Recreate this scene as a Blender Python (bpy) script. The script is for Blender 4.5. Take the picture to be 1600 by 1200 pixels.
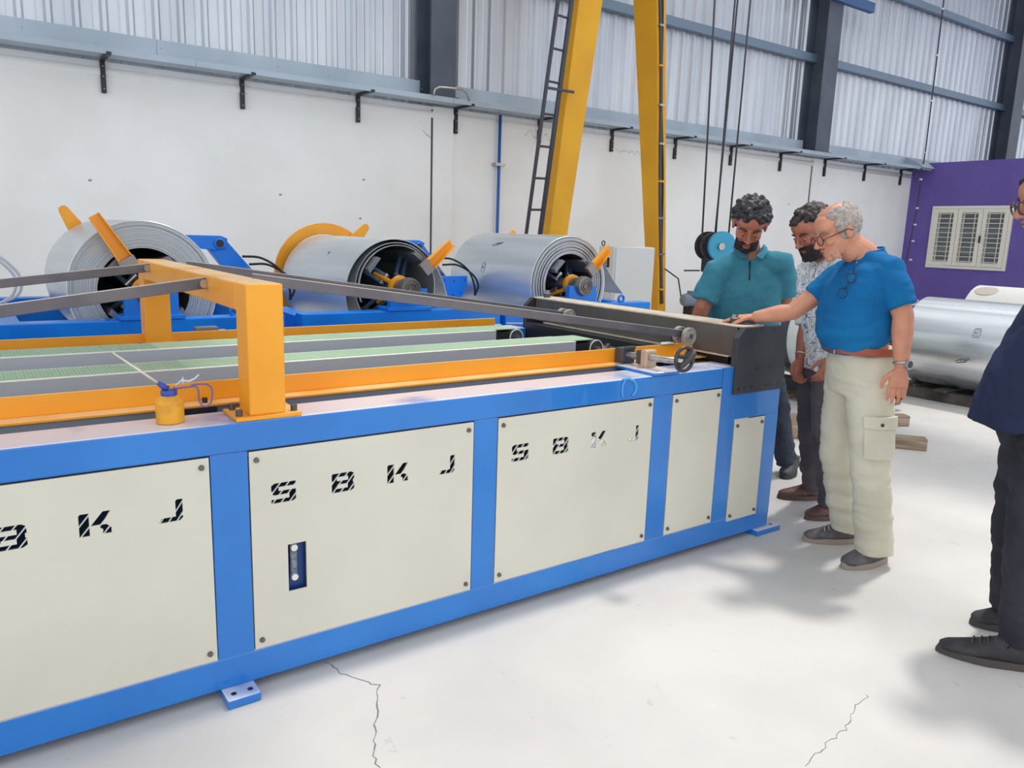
import bpy, bmesh, math, random
from mathutils import Vector, Matrix, noise
from mathutils.geometry import delaunay_2d_cdt
random.seed(7)
PI = math.pi
scn = bpy.context.scene
COL = scn.collection
for o in list(bpy.data.objects): bpy.data.objects.remove(o)

# ------------------------------------------------------------------ camera
cd = bpy.data.cameras.new('camera'); cam = bpy.data.objects.new('camera', cd); COL.objects.link(cam)
cd.sensor_fit = 'HORIZONTAL'; cd.sensor_width = 36.0; cd.lens = 1209.2 / 1600 * 36
cd.clip_start = 0.05; cd.clip_end = 200
RM = Matrix(((0.8159204, 0.08566031, -0.57178337), (-0.57732539, 0.17396533, -0.79776654), (0.03113355, 0.98101905, 0.19139573)))
cam.matrix_world = Matrix.Translation((0, 0, 1.5)) @ RM.to_4x4()
scn.camera = cam
# ------------------------------------------------------------------ light
world = bpy.data.worlds.new('world'); scn.world = world; world.use_nodes = True
wn = world.node_tree
bg = wn.nodes['Background']; bg.inputs['Color'].default_value = (0.93, 0.965, 1.0, 1); bg.inputs['Strength'].default_value = 1.4
sd = bpy.data.lights.new('sun', 'SUN'); sun = bpy.data.objects.new('sun', sd); COL.objects.link(sun)
sd.energy = 1.9; sd.angle = math.radians(5); sd.color = (1.0, 0.96, 0.9)
sun.rotation_euler = Vector((-0.40, -0.08, -1.0)).to_track_quat('-Z', 'Y').to_euler()
scn.view_settings.view_transform = 'Standard'; scn.view_settings.look = 'None'
scn.view_settings.gamma = 1.0; scn.view_settings.use_curve_mapping = False
scn.view_settings.exposure = 0.1

# ------------------------------------------------------------------ materials
def lin(c):
    c = c / 255.0
    return c / 12.92 if c <= 0.04045 else ((c + 0.055) / 1.055) ** 2.4
def rgb(t): return (lin(t[0]), lin(t[1]), lin(t[2]), 1)
MATS = {}
def mat(name, col, rough=0.5, metal=0.0, col2=None, scale=4.0, detail=4.0, bump=0.0, bscale=60.0, stretch=None, coat=0.0, lo=0.4, hi=0.62, spec=0.5):
    if name in MATS: return MATS[name]
    m = bpy.data.materials.new(name); m.use_nodes = True; MATS[name] = m
    nt = m.node_tree; b = nt.nodes['Principled BSDF']
    b.inputs['Base Color'].default_value = rgb(col); b.inputs['Roughness'].default_value = rough
    b.inputs['Metallic'].default_value = metal; b.inputs['Coat Weight'].default_value = coat
    b.inputs['Specular IOR Level'].default_value = spec
    tc = nt.nodes.new('ShaderNodeTexCoord'); mp = nt.nodes.new('ShaderNodeMapping')
    nt.links.new(tc.outputs['Object'], mp.inputs['Vector'])
    if stretch: mp.inputs['Scale'].default_value = stretch
    if col2:
        n = nt.nodes.new('ShaderNodeTexNoise'); n.inputs['Scale'].default_value = scale; n.inputs['Detail'].default_value = detail
        r = nt.nodes.new('ShaderNodeValToRGB'); r.color_ramp.elements[0].position = lo; r.color_ramp.elements[1].position = hi
        r.color_ramp.elements[0].color = rgb(col2); r.color_ramp.elements[1].color = rgb(col)
        nt.links.new(mp.outputs[0], n.inputs['Vector']); nt.links.new(n.outputs[0], r.inputs[0]); nt.links.new(r.outputs[0], b.inputs['Base Color'])
    if bump:
        n2 = nt.nodes.new('ShaderNodeTexNoise'); n2.inputs['Scale'].default_value = bscale; n2.inputs['Detail'].default_value = 5
        bp = nt.nodes.new('ShaderNodeBump'); bp.inputs['Strength'].default_value = bump; bp.inputs['Distance'].default_value = 0.01
        nt.links.new(mp.outputs[0], n2.inputs['Vector']); nt.links.new(n2.outputs[0], bp.inputs['Height']); nt.links.new(bp.outputs[0], b.inputs['Normal'])
    return m
BLUE = mat('blue_paint', (30, 124, 208), 0.28, coat=.4, col2=(26, 114, 198), scale=2.5, bump=0.03, bscale=30)
def glare_tops(m, glare, a, b, amt):  # paints a pale glare into the colour of upward faces
    nt = m.node_tree; bs = nt.nodes['Principled BSDF']; src = bs.inputs['Base Color'].links[0].from_socket
    g = nt.nodes.new('ShaderNodeNewGeometry'); sp = nt.nodes.new('ShaderNodeSeparateXYZ'); nt.links.new(g.outputs['True Normal'], sp.inputs[0])
    n = nt.nodes.new('ShaderNodeTexNoise'); n.inputs['Scale'].default_value = 3.2; n.inputs['Detail'].default_value = 7
    tc = [q for q in nt.nodes if q.type == 'TEX_COORD'][0]; nt.links.new(tc.outputs['Object'], n.inputs['Vector'])
    r = nt.nodes.new('ShaderNodeValToRGB'); r.color_ramp.elements[0].position = a; r.color_ramp.elements[1].position = b
    nt.links.new(n.outputs[0], r.inputs[0])
    gt = nt.nodes.new('ShaderNodeMath'); gt.operation = 'GREATER_THAN'; gt.inputs[1].default_value = .9; nt.links.new(sp.outputs[2], gt.inputs[0])
    m1 = nt.nodes.new('ShaderNodeMath'); m1.operation = 'MULTIPLY'; nt.links.new(r.outputs[0], m1.inputs[0]); nt.links.new(gt.outputs[0], m1.inputs[1])
    m2 = nt.nodes.new('ShaderNodeMath'); m2.operation = 'MULTIPLY'; m2.inputs[1].default_value = amt; nt.links.new(m1.outputs[0], m2.inputs[0])
    mx = nt.nodes.new('ShaderNodeMix'); mx.data_type = 'RGBA'; nt.links.new(m2.outputs[0], mx.inputs[0]); nt.links.new(src, mx.inputs[6]); mx.inputs[7].default_value = rgb(glare)
    nt.links.new(mx.outputs[2], bs.inputs['Base Color'])
glare_tops(BLUE, (228, 228, 236), .30, .47, .9)  # whitish glare painted on upward blue faces, with a settled dirt film
BLUE2 = mat('decoiler_blue_paint', (0, 124, 222), 0.32, col2=(0, 114, 212), scale=3)
CREAM = mat('cream_paint', (213, 210, 196), 0.5, col2=(207, 203, 189), scale=1.6)
YEL = mat('yellow_paint', (244, 166, 38), 0.4, col2=(238, 156, 30), scale=3, bump=0.02, bscale=25)
glare_tops(YEL, (252, 228, 178), .30, .5, .6)  # sun reflection painted in cream on upward yellow faces
CRY = mat('crane_yellow_paint', (228, 168, 22), 0.55, col2=(218, 156, 20), scale=1.2)
DARK = mat('dark_steel', (82, 84, 90), 0.45, 0.2, col2=(70, 72, 78), scale=8)
ARM = mat('arm_steel', (112, 108, 112), 0.42, 0.35, col2=(98, 96, 102), scale=6)
BEAM = mat('mill_steel', (118, 114, 110), 0.45, 0.55, col2=(92, 90, 90), scale=3, detail=8, lo=0.3, hi=0.7)
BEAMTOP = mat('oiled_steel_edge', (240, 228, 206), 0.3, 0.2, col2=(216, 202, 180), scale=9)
BLACK = mat('black_paint', (34, 34, 38), 0.45)
BLACKO = mat('black_oxide_plate', (62, 64, 72), 0.5, 0.15, col2=(54, 56, 64), scale=6)
STEEL = mat('bright_steel', (190, 186, 180), 0.28, 0.9, col2=(160, 156, 152), scale=20)
ROLL = mat('rubber_steel_roller', (176, 170, 162), 0.5, 0.3, col2=(150, 144, 136), scale=30)
GREYRAIL = mat('grey_conveyor_rail', (192, 196, 202), 0.45, 0.1)
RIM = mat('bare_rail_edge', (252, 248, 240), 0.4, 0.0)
GALV = mat('galvanised_sheet', (214, 218, 219), 0.33, 0.62, col2=(202, 207, 209), scale=1.5, detail=2, stretch=(6, .6, 6))
GALV2 = mat('galvanised_coil_bright', (226, 230, 232), 0.27, 0.72, col2=(208, 213, 217), scale=1.6, detail=2, stretch=(8, .5, 8))
LEDGE = mat('grey_flashing', (172, 186, 198), 0.5, 0.25, col2=(160, 174, 186), scale=1.2)
CLAD = mat('roof_cladding_sheet', (203, 208, 216), 0.34, 0.55, col2=(188, 194, 204), scale=1.1, stretch=(2, 1, .35))
GIRT = mat('girt_grey', (112, 132, 152), 0.5)
COLM = mat('column_grey', (84, 92, 106), 0.55, col2=(74, 82, 96), scale=2)
CREAMBOX = mat('cabinet_grey', (214, 215, 212), 0.45)
RUB = mat('black_rubber', (30, 30, 32), 0.7)
WOOD = mat('raw_timber', (170, 150, 128), 0.8, col2=(128, 110, 92), scale=3, stretch=(1, 12, 12), bump=0.2, bscale=20)
DWOOD = mat('dark_timber', (92, 86, 82), 0.85, col2=(60, 56, 54), scale=4, bump=0.3, bscale=20)

# ------------------------------------------------------------------ mesh helpers
class MB:
    def __init__(s): s.bm = bmesh.new()
    def box(s, x0, x1, y0, y1, z0, z1):
        v = [s.bm.verts.new(p) for p in ((x0,y0,z0),(x1,y0,z0),(x1,y1,z0),(x0,y1,z0),(x0,y0,z1),(x1,y0,z1),(x1,y1,z1),(x0,y1,z1))]
        for f in ((0,3,2,1),(4,5,6,7),(0,1,5,4),(1,2,6,5),(2,3,7,6),(3,0,4,7)): s.bm.faces.new([v[i] for i in f])
        return s
    def hexa(s, pts):      # bottom 4 then top 4
        v = [s.bm.verts.new(p) for p in pts]
        for f in ((0,3,2,1),(4,5,6,7),(0,1,5,4),(1,2,6,5),(2,3,7,6),(3,0,4,7)): s.bm.faces.new([v[i] for i in f])
        return s
    def prism(s, poly, axis, a, b):    # poly: 2D points; extruded along axis from a to b
        def P(q, t):
            return {'x': (t, q[0], q[1]), 'y': (q[0], t, q[1]), 'z': (q[0], q[1], t)}[axis]
        A = [s.bm.verts.new(P(q, a)) for q in poly]; B = [s.bm.verts.new(P(q, b)) for q in poly]; n = len(poly)
        s.bm.faces.new(A); s.bm.faces.new(B[::-1])
        for i in range(n): s.bm.faces.new((A[i], B[i], B[(i+1) % n], A[(i+1) % n]))
        return s
    def cyl(s, p0, p1, r0, r1=None, n=20, cap=True):
        r1 = r0 if r1 is None else r1
        p0 = Vector(p0); p1 = Vector(p1); d = (p1 - p0).normalized()
        u = d.orthogonal().normalized(); w = d.cross(u)
        A = []; B = []
        for i in range(n):
            a = 2*PI*i/n; k = u*math.cos(a) + w*math.sin(a)
            A.append(s.bm.verts.new(p0 + k*r0)); B.append(s.bm.verts.new(p1 + k*r1))
        for i in range(n): s.bm.faces.new((A[i], A[(i+1) % n], B[(i+1) % n], B[i]))
        if cap: s.bm.faces.new(A[::-1]); s.bm.faces.new(B)
        return s
    def lathe(s, c, axis, prof, n=48, closed=True):   # prof: (t along axis, r)
        c = Vector(c); d = Vector(axis).normalized(); u = d.orthogonal().normalized(); w = d.cross(u); rings = []
        for t, r in prof:
            rings.append([s.bm.verts.new(c + d*t + (u*math.cos(2*PI*i/n) + w*math.sin(2*PI*i/n))*max(r, 1e-4)) for i in range(n)])
        m = len(rings)
        for k in range(m if closed else m-1):
            A = rings[k]; B = rings[(k+1) % m]
            for i in range(n): s.bm.faces.new((A[i], A[(i+1) % n], B[(i+1) % n], B[i]))
        return s
    def hose(s, pts, r, n=8):       # smooth curve through the points
        P = [Vector(p) for p in pts]; P = [P[0]*2-P[1]] + P + [P[-1]*2-P[-2]]; out = []
        for i in range(1, len(P)-2):
            for k in range(6):
                t = k/6; out.append(.5*((2*P[i]) + (P[i+1]-P[i-1])*t + (2*P[i-1]-5*P[i]+4*P[i+1]-P[i+2])*t*t + (3*P[i]-P[i-1]-3*P[i+1]+P[i+2])*t**3))
        out.append(P[-2]); return s.tube(out, r, n)
    def tube(s, pts, r, n=8):
        pts = [Vector(p) for p in pts]; rings = []
        t0 = (pts[1]-pts[0]).normalized(); u = t0.orthogonal().normalized()
        for i, p in enumerate(pts):
            t = (pts[min(i+1, len(pts)-1)] - pts[max(i-1, 0)]).normalized()
            u = (u - t*u.dot(t)).normalized(); w = t.cross(u)
            rr = r[i] if isinstance(r, (list, tuple)) else r
            rings.append([s.bm.verts.new(p + (u*math.cos(2*PI*k/n) + w*math.sin(2*PI*k/n))*rr) for k in range(n)])
        for A, B in zip(rings[:-1], rings[1:]):
            for k in range(n): s.bm.faces.new((A[k], A[(k+1) % n], B[(k+1) % n], B[k]))
        s.bm.faces.new(rings[0][::-1]); s.bm.faces.new(rings[-1])
        return s
    def loft(s, secs, side, n=18):    # secs: (p, a, b) ; a along side, b across
        side = Vector(side); P = [Vector(q[0]) for q in secs]; rings = []
        for i, (p, a, b) in enumerate(secs):
            t = (P[min(i+1, len(P)-1)] - P[max(i-1, 0)])
            t = t.normalized() if t.length > 1e-6 else Vector((0, 0, 1))
            u = (side - t*side.dot(t)).normalized(); w = t.cross(u)
            rings.append([s.bm.verts.new(P[i] + u*math.cos(2*PI*k/n)*a + w*math.sin(2*PI*k/n)*b) for k in range(n)])
        for A, B in zip(rings[:-1], rings[1:]):
            for k in range(n): s.bm.faces.new((A[k], A[(k+1) % n], B[(k+1) % n], B[k]))
        s.bm.faces.new(rings[0][::-1]); s.bm.faces.new(rings[-1])
        return s
    def ell(s, c, r, M=None, n=16):
        r = (r, r, r) if not isinstance(r, (tuple, list)) else r
        res = bmesh.ops.create_uvsphere(s.bm, u_segments=n, v_segments=max(6, n//2), radius=1.0)
        T = Matrix.Translation(Vector(c)) @ (M.to_4x4() if M else Matrix.Identity(4)) @ Matrix.Diagonal((r[0], r[1], r[2], 1))
        for v in res['verts']: v.co = T @ v.co
        return s
    def torus(s, c, axis, R, r, n=40, m=10):
        c = Vector(c); d = Vector(axis).normalized(); u = d.orthogonal().normalized(); w = d.cross(u); rings = []
        for i in range(n):
            k = u*math.cos(2*PI*i/n) + w*math.sin(2*PI*i/n)
            rings.append([s.bm.verts.new(c + k*(R + r*math.cos(2*PI*j/m)) + d*r*math.sin(2*PI*j/m)) for j in range(m)])
        for i in range(n):
            A = rings[i]; B = rings[(i+1) % n]
            for j in range(m): s.bm.faces.new((A[j], A[(j+1) % m], B[(j+1) % m], B[j]))
        return s
    def build(s, name, m, parent=None, smooth=False, bevel=0.0, auto=False):
        bmesh.ops.recalc_face_normals(s.bm, faces=s.bm.faces)
        me = bpy.data.meshes.new(name); s.bm.to_mesh(me); s.bm.free()
        me.materials.append(m)
        if smooth or auto:
            for p in me.polygons: p.use_smooth = True
        if auto: me.set_sharp_from_angle(angle=math.radians(35))
        o = bpy.data.objects.new(name, me); COL.objects.link(o)
        if bevel:
            b = o.modifiers.new('bevel', 'BEVEL'); b.width = bevel; b.segments = 2; b.limit_method = 'ANGLE'; b.angle_limit = math.radians(40)
        if parent is not None:
            me.transform(Matrix.Translation(-worldloc(parent))); o.parent = parent
        return o
def worldloc(p):
    v = Vector(p.location)
    return v + (worldloc(p.parent) if p.parent else Vector((0, 0, 0)))
def thing(name, label, cat, loc=(0, 0, 0), group=None):
    o = bpy.data.objects.new(name, None); COL.objects.link(o); o.location = loc; o.empty_display_size = 0.1
    o['label'] = label; o['category'] = cat
    if group: o['group'] = group
    return o
def tag(o, label, cat, group=None):
    o['label'] = label; o['category'] = cat
    if group: o['group'] = group
    return o
def struct(o): o['kind'] = 'structure'; return o

# ================================================================== SETTING
WY0 = 9.45
ROOF_SHADE = [(-.9, .8), (2.3, 3.7), (8.3, 9.7), (11, 12.5), (13.9, 15.5), (16.9, 18.6), (20, 27)]  # opaque spans of the added roof; gaps shape the sun patches
# floor
fm = mat('concrete_floor', (212, 208, 203), 0.5, col2=(190, 187, 184), scale=0.9, detail=8, lo=0.3, hi=0.62, bump=0.08, bscale=14)
nt = fm.node_tree; b_ = nt.nodes['Principled BSDF']
# worn specks and smears of its own
vor = nt.nodes.new('ShaderNodeTexNoise'); vor.inputs['Scale'].default_value = 9; vor.inputs['Detail'].default_value = 9; vor.inputs['Roughness'].default_value = 0.7
rr = nt.nodes.new('ShaderNodeValToRGB'); rr.color_ramp.elements[0].position = 0.30; rr.color_ramp.elements[1].position = 0.37
rr.color_ramp.elements[0].color = (0.72, 0.70, 0.69, 1); rr.color_ramp.elements[1].color = (1, 1, 1, 1)
mx = nt.nodes.new('ShaderNodeMix'); mx.data_type = 'RGBA'; mx.blend_type = 'MULTIPLY'; mx.inputs[0].default_value = 0.8
src = b_.inputs['Base Color'].links[0].from_socket
tcn = [n for n in nt.nodes if n.type == 'TEX_COORD'][0]
nt.links.new(tcn.outputs['Object'], vor.inputs['Vector']); nt.links.new(vor.outputs[0], rr.inputs[0])
nt.links.new(src, mx.inputs[6]); nt.links.new(rr.outputs[0], mx.inputs[7]); nt.links.new(mx.outputs[2], b_.inputs['Base Color'])
floor = struct(MB().box(-9, 27, -7, 9.6, -0.2, 0).build('floor', fm))
def crack(pts, w=0.0035, seed=1):
    rnd = random.Random(seed); P = []
    for (a, b) in zip(pts[:-1], pts[1:]):
        a = Vector((a[0], a[1], 0)); b = Vector((b[0], b[1], 0)); n = max(2, int((b-a).length / 0.02))
        for i in range(n):
            q = a.lerp(b, i/n); P.append(q + Vector((rnd.uniform(-.008, .008), rnd.uniform(-.008, .008), 0)))
    m = MB()
    for p, q in zip(P[:-1], P[1:]):
        d = (q-p); s_ = Vector((-d.y, d.x, 0)).normalized() * (w * rnd.uniform(.3, .8))
        m.hexa([p-s_, q-s_, q+s_, p+s_] + [k + Vector((0, 0, .0006)) for k in (p-s_, q-s_, q+s_, p+s_)])
    return m
crack([(0.939, 2.375), (0.96, 2.27), (1.03, 2.15), (0.985, 2.06), (0.91, 1.93), (0.86, 1.82), (0.83, 1.62), (0.78, 1.4)]).build('floor_crack', mat('crack_dark', (120, 116, 112), 0.9), floor)
crack([(1.9, 1.12), (2.15, 1.15), (2.3, 1.2), (2.42, 1.22)], 0.002, 4).build('floor_crack', MATS['crack_dark'], floor)

# added unseen roof: opaque sheets, gaps placed to let sun onto floor and men
roofm = mat('roof_shade_sheet', (214, 218, 224), 0.6)
RZ = 8.2
roof = struct(MB().box(-9, -2.2, -7, WY0, RZ, RZ+.03).build('added_roof_shade', roofm))
for x0, x1 in ROOF_SHADE: MB().box(x0, x1, -7, WY0, RZ, RZ+.03).build('roof_shade_sheet', roofm, roof)
for k in range(9): MB().box(-9, 27, -6.5+1.95*k, -6.42+1.95*k, RZ-.14, RZ).build('added_roof_purlin', mat('added_roof_purlin_grey', (120, 130, 142), .5), roof)

# back wall
wallm = mat('white_plaster', (243, 243, 241), 0.75, col2=(234, 233, 229), scale=0.8, detail=6, lo=0.35, hi=0.6, bump=0.12, bscale=9)
WY = 9.3
wall = struct(MB().box(-9, 17.3, WY, WY+0.25, 0, 3.09).build('wall_back', wallm))
# rounded plaster lip at the top of the wall
MB().cyl((-9, WY+0.03, 2.99), (17.28, WY+0.03, 2.99), 0.055, n=14).build('plaster_lip', wallm, wall, smooth=True)
# pilasters with a dark joint beside them
for x0 in (5.25, 13.62, -3.1):
    MB().box(x0, x0+0.3, WY-0.03, WY+0.02, 0, 3.09).build('pilaster', wallm, wall)
    MB().box(x0-0.022, x0, WY-0.006, WY+0.02, 0, 3.05).build('joint_gap', mat('joint_dark', (70, 70, 72), 0.9), wall)
# plaster cracks and chips
ck = MB()
for (x, z, L) in ((6.75, 2.86, .35), (8.5, 2.82, .4), (8.9, 2.78, .3), (5.1, 2.78, .2), (7.1, 2.9, .2), (9.4, 2.85, .2)):
    rnd = random.Random(int(x*10)); p = Vector((x, WY-0.001, z))
    for i in range(9):
        q = p + Vector((L/9*rnd.uniform(.5, 1.4), 0, rnd.uniform(-.06, .045))); w = rnd.uniform(.002, .006)
        ck.hexa([p+Vector((0,-.001,-w)), q+Vector((0,-.001,-w)), q+Vector((0,.002,-w)), p+Vector((0,.002,-w)), p+Vector((0,-.001,w)), q+Vector((0,-.001,w)), q+Vector((0,.002,w)), p+Vector((0,.002,w))]); p = q
ck.build('wall_crack', mat('plaster_crack', (178, 166, 154), 0.9), wall)
ch = MB()
for (x, z) in ((4.27, 2.1), (4.22, 1.62), (3.2, 1.86), (1.2, 1.9), (13.0, 2.2), (15.2, 2.3)):
    ch.ell((x, WY, z), (.02, .004, .012), n=8)
ch.build('plaster_chip', mat('chip_grey', (150, 150, 148), 0.9), wall)

# corrugated cladding above: one sheet mesh, shared by every sheet
def sheet_mesh(w=1.0, h=5.4):
    m = MB(); prof = []
    for k in range(4):
        x = k * w/4
        prof += [(x+.00, 0), (x+.07, 0), (x+.085, -.006), (x+.10, 0), (x+.155, 0), (x+.180, -.034), (x+.215, -.034), (x+.240, 0)]
    prof.append((w+.01, 0))
    A = [m.bm.verts.new((x, y, 0)) for x, y in prof]; B = [m.bm.verts.new((x, y, h)) for x, y in prof]
    for i in range(len(prof)-1): m.bm.faces.new((A[i], A[i+1], B[i+1], B[i]))
    return m
CZ = 3.1; clad_y = 9.42
sh0 = sheet_mesh().build('cladding_sheet', CLAD, wall)
sol = sh0.modifiers.new('thick', 'SOLIDIFY'); sol.thickness = 0.002
sh0.location = (-9, clad_y, CZ)
for i in range(1, 36):
    c = sh0.copy(); COL.objects.link(c); c.location = (-9 + i*1.0, clad_y + random.uniform(-.002, .002), CZ)
# girts
for z in (4.86, 6.42, 7.9):
    MB().box(-9, 27, 9.26, 9.37, z-.07, z+.07).build('girt', GIRT, wall, bevel=.004)
# columns
def column(x, w=0.5):
    e = MB(); y0 = 8.98
    e.box(x+.0, x+w*.72, y0, y0+.02, CZ+.07, 9)         # inner flange
    e.box(x+.0, x+w*.72, WY+.05, WY+.07, CZ+.07, 9)
    e.box(x+w*.36-.01, x+w*.36+.01, y0+.02, WY+.05, CZ+.07, 9)
    e.box(x-.05, x+w*.8, y0-.03, WY+.08, CZ+.055, CZ+.08)
    return e.build('steel_column', COLM, wall, bevel=.002)
column(5.04); column(13.2, .6); column(20.9, .7); column(-3.3)
# corner brace on the second column
MB().box(12.85, 14.5, 8.9, 9.0, 5.78, 5.95).build('column_bracket', mat('bracket_blue', (52, 92, 140), .5), wall, bevel=.004)
# ledge shelf and flashing, in lengths
for x0, x1 in ((-9, -3.3), (-3.3, 1.9), (1.9, 5.02), (5.45, 9.2), (9.2, 13.15), (13.7, 17.9), (17.9, 27)):
    MB().box(x0, x1-.006, 9.22, 9.235, CZ+.02, CZ+.27).build('flashing', LEDGE, wall)
for x0, x1 in ((-9, -1), (-1, 2.2), (2.2, 5.3), (5.3, 9), (9, 13), (13, 17.25)):
    m = MB().box(x0, x1-.006, 8.86, 9.235, CZ+.015, CZ+.022)
    m.box(x0, x1-.006, 8.852, 8.86, CZ-.01, CZ+.05); m.build('ledge_shelf', LEDGE, wall)
rv = MB()
for i in range(60):
    x = -8.6 + i*.62; rv.ell((x, 9.218, CZ+.17+.02*math.sin(i*3)), (.008, .004, .008), n=6)
rv.build('flashing_rivets', STEEL, wall)['kind'] = 'stuff'

# purple room at the right end
purple = mat('purple_paint', (102, 84, 160), 0.65, col2=(97, 79, 153), scale=2)
wr = MB(); PX = 17.3
wy0, wy1, wz0, wz1 = 7.13, 8.73, 1.05, 2.35
wr.box(PX, PX+.2, -7, wy0, 0, 3.24); wr.box(PX, PX+.2, wy1, WY+.2, 0, 3.24)
wr.box(PX, PX+.2, wy0, wy1, 0, wz0); wr.box(PX, PX+.2, wy0, wy1, wz1, 3.24)
wallr = struct(wr.build('wall_right', purple))
MB().box(PX+.001, 25, -7, WY, 3.2, 3.26).build('roof_slab', purple, wallr)
MB().box(PX+1.2, PX+1.25, 6.8, 9.0, 0, 3.1).build('room_backing', mat('dim_room', (70, 72, 78), .8), wallr)
# strip of sheet where the ledge meets the purple wall
MB().prism([(8.8, 3.13), (9.28, 3.13), (9.28, 3.38), (8.95, 3.25)], 'x', PX-.5, PX+.25).build('end_flashing', LEDGE, wallr)
# window
wfm = mat('window_frame_cream', (222, 218, 206), 0.5)
win = struct(MB().box(PX-.045, PX+.06, wy0, wy0+.06, wz0, wz1).box(PX-.045, PX+.06, wy1-.06, wy1, wz0, wz1).box(PX-.045, PX+.06, wy0+.06, wy1-.06, wz0, wz0+.06).box(PX-.045, PX+.06, wy0+.06, wy1-.06, wz1-.06, wz1).build('window_1', wfm, bevel=.004))
gl = mat('dark_window_glass', (124, 130, 132), 0.25, spec=.6)
cw = (wy1-wy0-.12)/3
for k in range(3):
    a = wy0+.06+k*cw; b = a+cw
    m = MB().box(PX-.06, PX+.03, a+.004, a+.085, wz0+.064, wz1-.064).box(PX-.06, PX+.03, b-.085, b-.004, wz0+.064, wz1-.064)
    m.box(PX-.06, PX+.03, a+.085, b-.085, wz0+.064, wz0+.14).box(PX-.06, PX+.03, a+.085, b-.085, wz1-.14, wz1-.064)
    m.build('casement', wfm, win, bevel=.003)
    n = 13; h = (wz1-wz0-.28)/n
    for i in range(n):
        z = wz0+.14+i*h
        MB().hexa([(PX+.0, a+.085, z), (PX+.0, b-.085, z), (PX+.006, b-.085, z), (PX+.006, a+.085, z), (PX+.035, a+.085, z+h*1.05), (PX+.035, b-.085, z+h*1.05), (PX+.041, b-.085, z+h*1.05), (PX+.041, a+.085, z+h*1.05)]).build('louvre_pane', gl, win)
    m = MB()
    for q in (.17, .83):
        y = a+.085+(b-a-.17)*q; m.box(PX-.075, PX-.063, y-.006, y+.006, wz0+.1, wz1-.1)
    for i in range(11):
        z = wz0+.16+i*(wz1-wz0-.32)/10; m.box(PX-.075, PX-.063, a+.085, b-.085, z-.006, z+.006)
    m.build('window_grille', wfm, win)
MB().box(PX-.09, PX-.06, wy0+.06+cw-.02, wy0+.06+cw+.01, 1.6, 1.74).build('window_latch', BLACK, win)

# brackets under the ledge
bk = thing('shelf_bracket', 'black steel angle bracket, leftmost under the wall ledge', 'bracket', (1.383, WY, 2.78))
m = MB().box(1.36, 1.405, WY-.045, WY-.001, 2.78, 3.085).box(1.36, 1.405, 8.84, WY-.001, 3.085, 3.112); m.build('bracket_angle', BLACK, bk, bevel=.002)
for z in (2.82, 2.94, 3.04): MB().ell((1.383, WY-.046, z), (.008, .005, .008), n=8).build('screw', STEEL, bk)
ordn = ['second', 'third', 'fourth', 'fifth', 'sixth', 'seventh', 'eighth', 'ninth', 'tenth', 'eleventh', 'rightmost, nearest the purple wall,']
for i, n_ in enumerate(ordn):
    c = bk.copy(); COL.objects.link(c); c.location.x += 1.402*(i+1); c['group'] = 'brackets under the wall ledge'
    c['label'] = 'black steel angle bracket under the wall ledge, ' + n_.rstrip(',') + ' from the left' if i < 10 else 'black steel angle bracket under the wall ledge, rightmost beside the purple wall'
    for ch_ in bk.children:
        d = ch_.copy(); COL.objects.link(d); d.parent = c
bk['group'] = 'brackets under the wall ledge'

# blue air pipe
pp = thing('air_pipe', 'thin blue vertical pipe clipped to the white wall', 'pipe', (6.28, 9.24, 0))
MB().cyl((6.28, 9.24, 0.02), (6.28, 9.24, 3.09), .022, n=12).build('pipe', mat('pipe_blue', (28, 92, 168), .4), pp, smooth=True)
for z in (2.43, 1.1, .4): MB().box(6.2, 6.36, 9.2, 9.3, z-.02, z+.02).build('pipe_clamp', STEEL, pp)
# cable with clips down by the purple wall
cb = thing('conduit_cable', 'thin dark cable with white clips hanging before the purple wall', 'cable', (17.0, 8.9, .6))
pts = [(17, 8.95, 8.6), (17, 8.93, 6.47), (17, 8.91, 3.56), (17, 8.94, 2.23), (17, 9.05, .85), (17.1, 9.1, .55)]
MB().tube(pts, .014).build('cable', mat('cable_dark', (60, 58, 66), .6), cb, smooth=True)
for z in (7.2, 6.3, 5.4, 4.5, 3.45, 2.9, 2.3, 1.95, 1.6, 1.2): MB().cyl((17, 8.93+.0*z, z-.018), (17, 8.93, z+.018), .028, n=10).build('cable_clip', CREAMBOX, cb)
# loop handle at the first column
MB().tube([(5.0, 8.84, 3.14), (5.02, 8.84, 3.22), (5.08, 8.84, 3.25), (5.42, 8.84, 3.27), (5.5, 8.84, 3.22), (5.52, 8.84, 3.14)], .014).build('wall_handle', STEEL, wall, smooth=True)

# ================================================================== FOREGROUND MACHINE
F = 2.35; MXL = -1.95; TOP = .905
mc = thing('sheet_cutting_line', 'long blue machine with cream panels, green belts and yellow gantry in the foreground', 'machine', (0.9, 3.2, 0))
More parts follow.
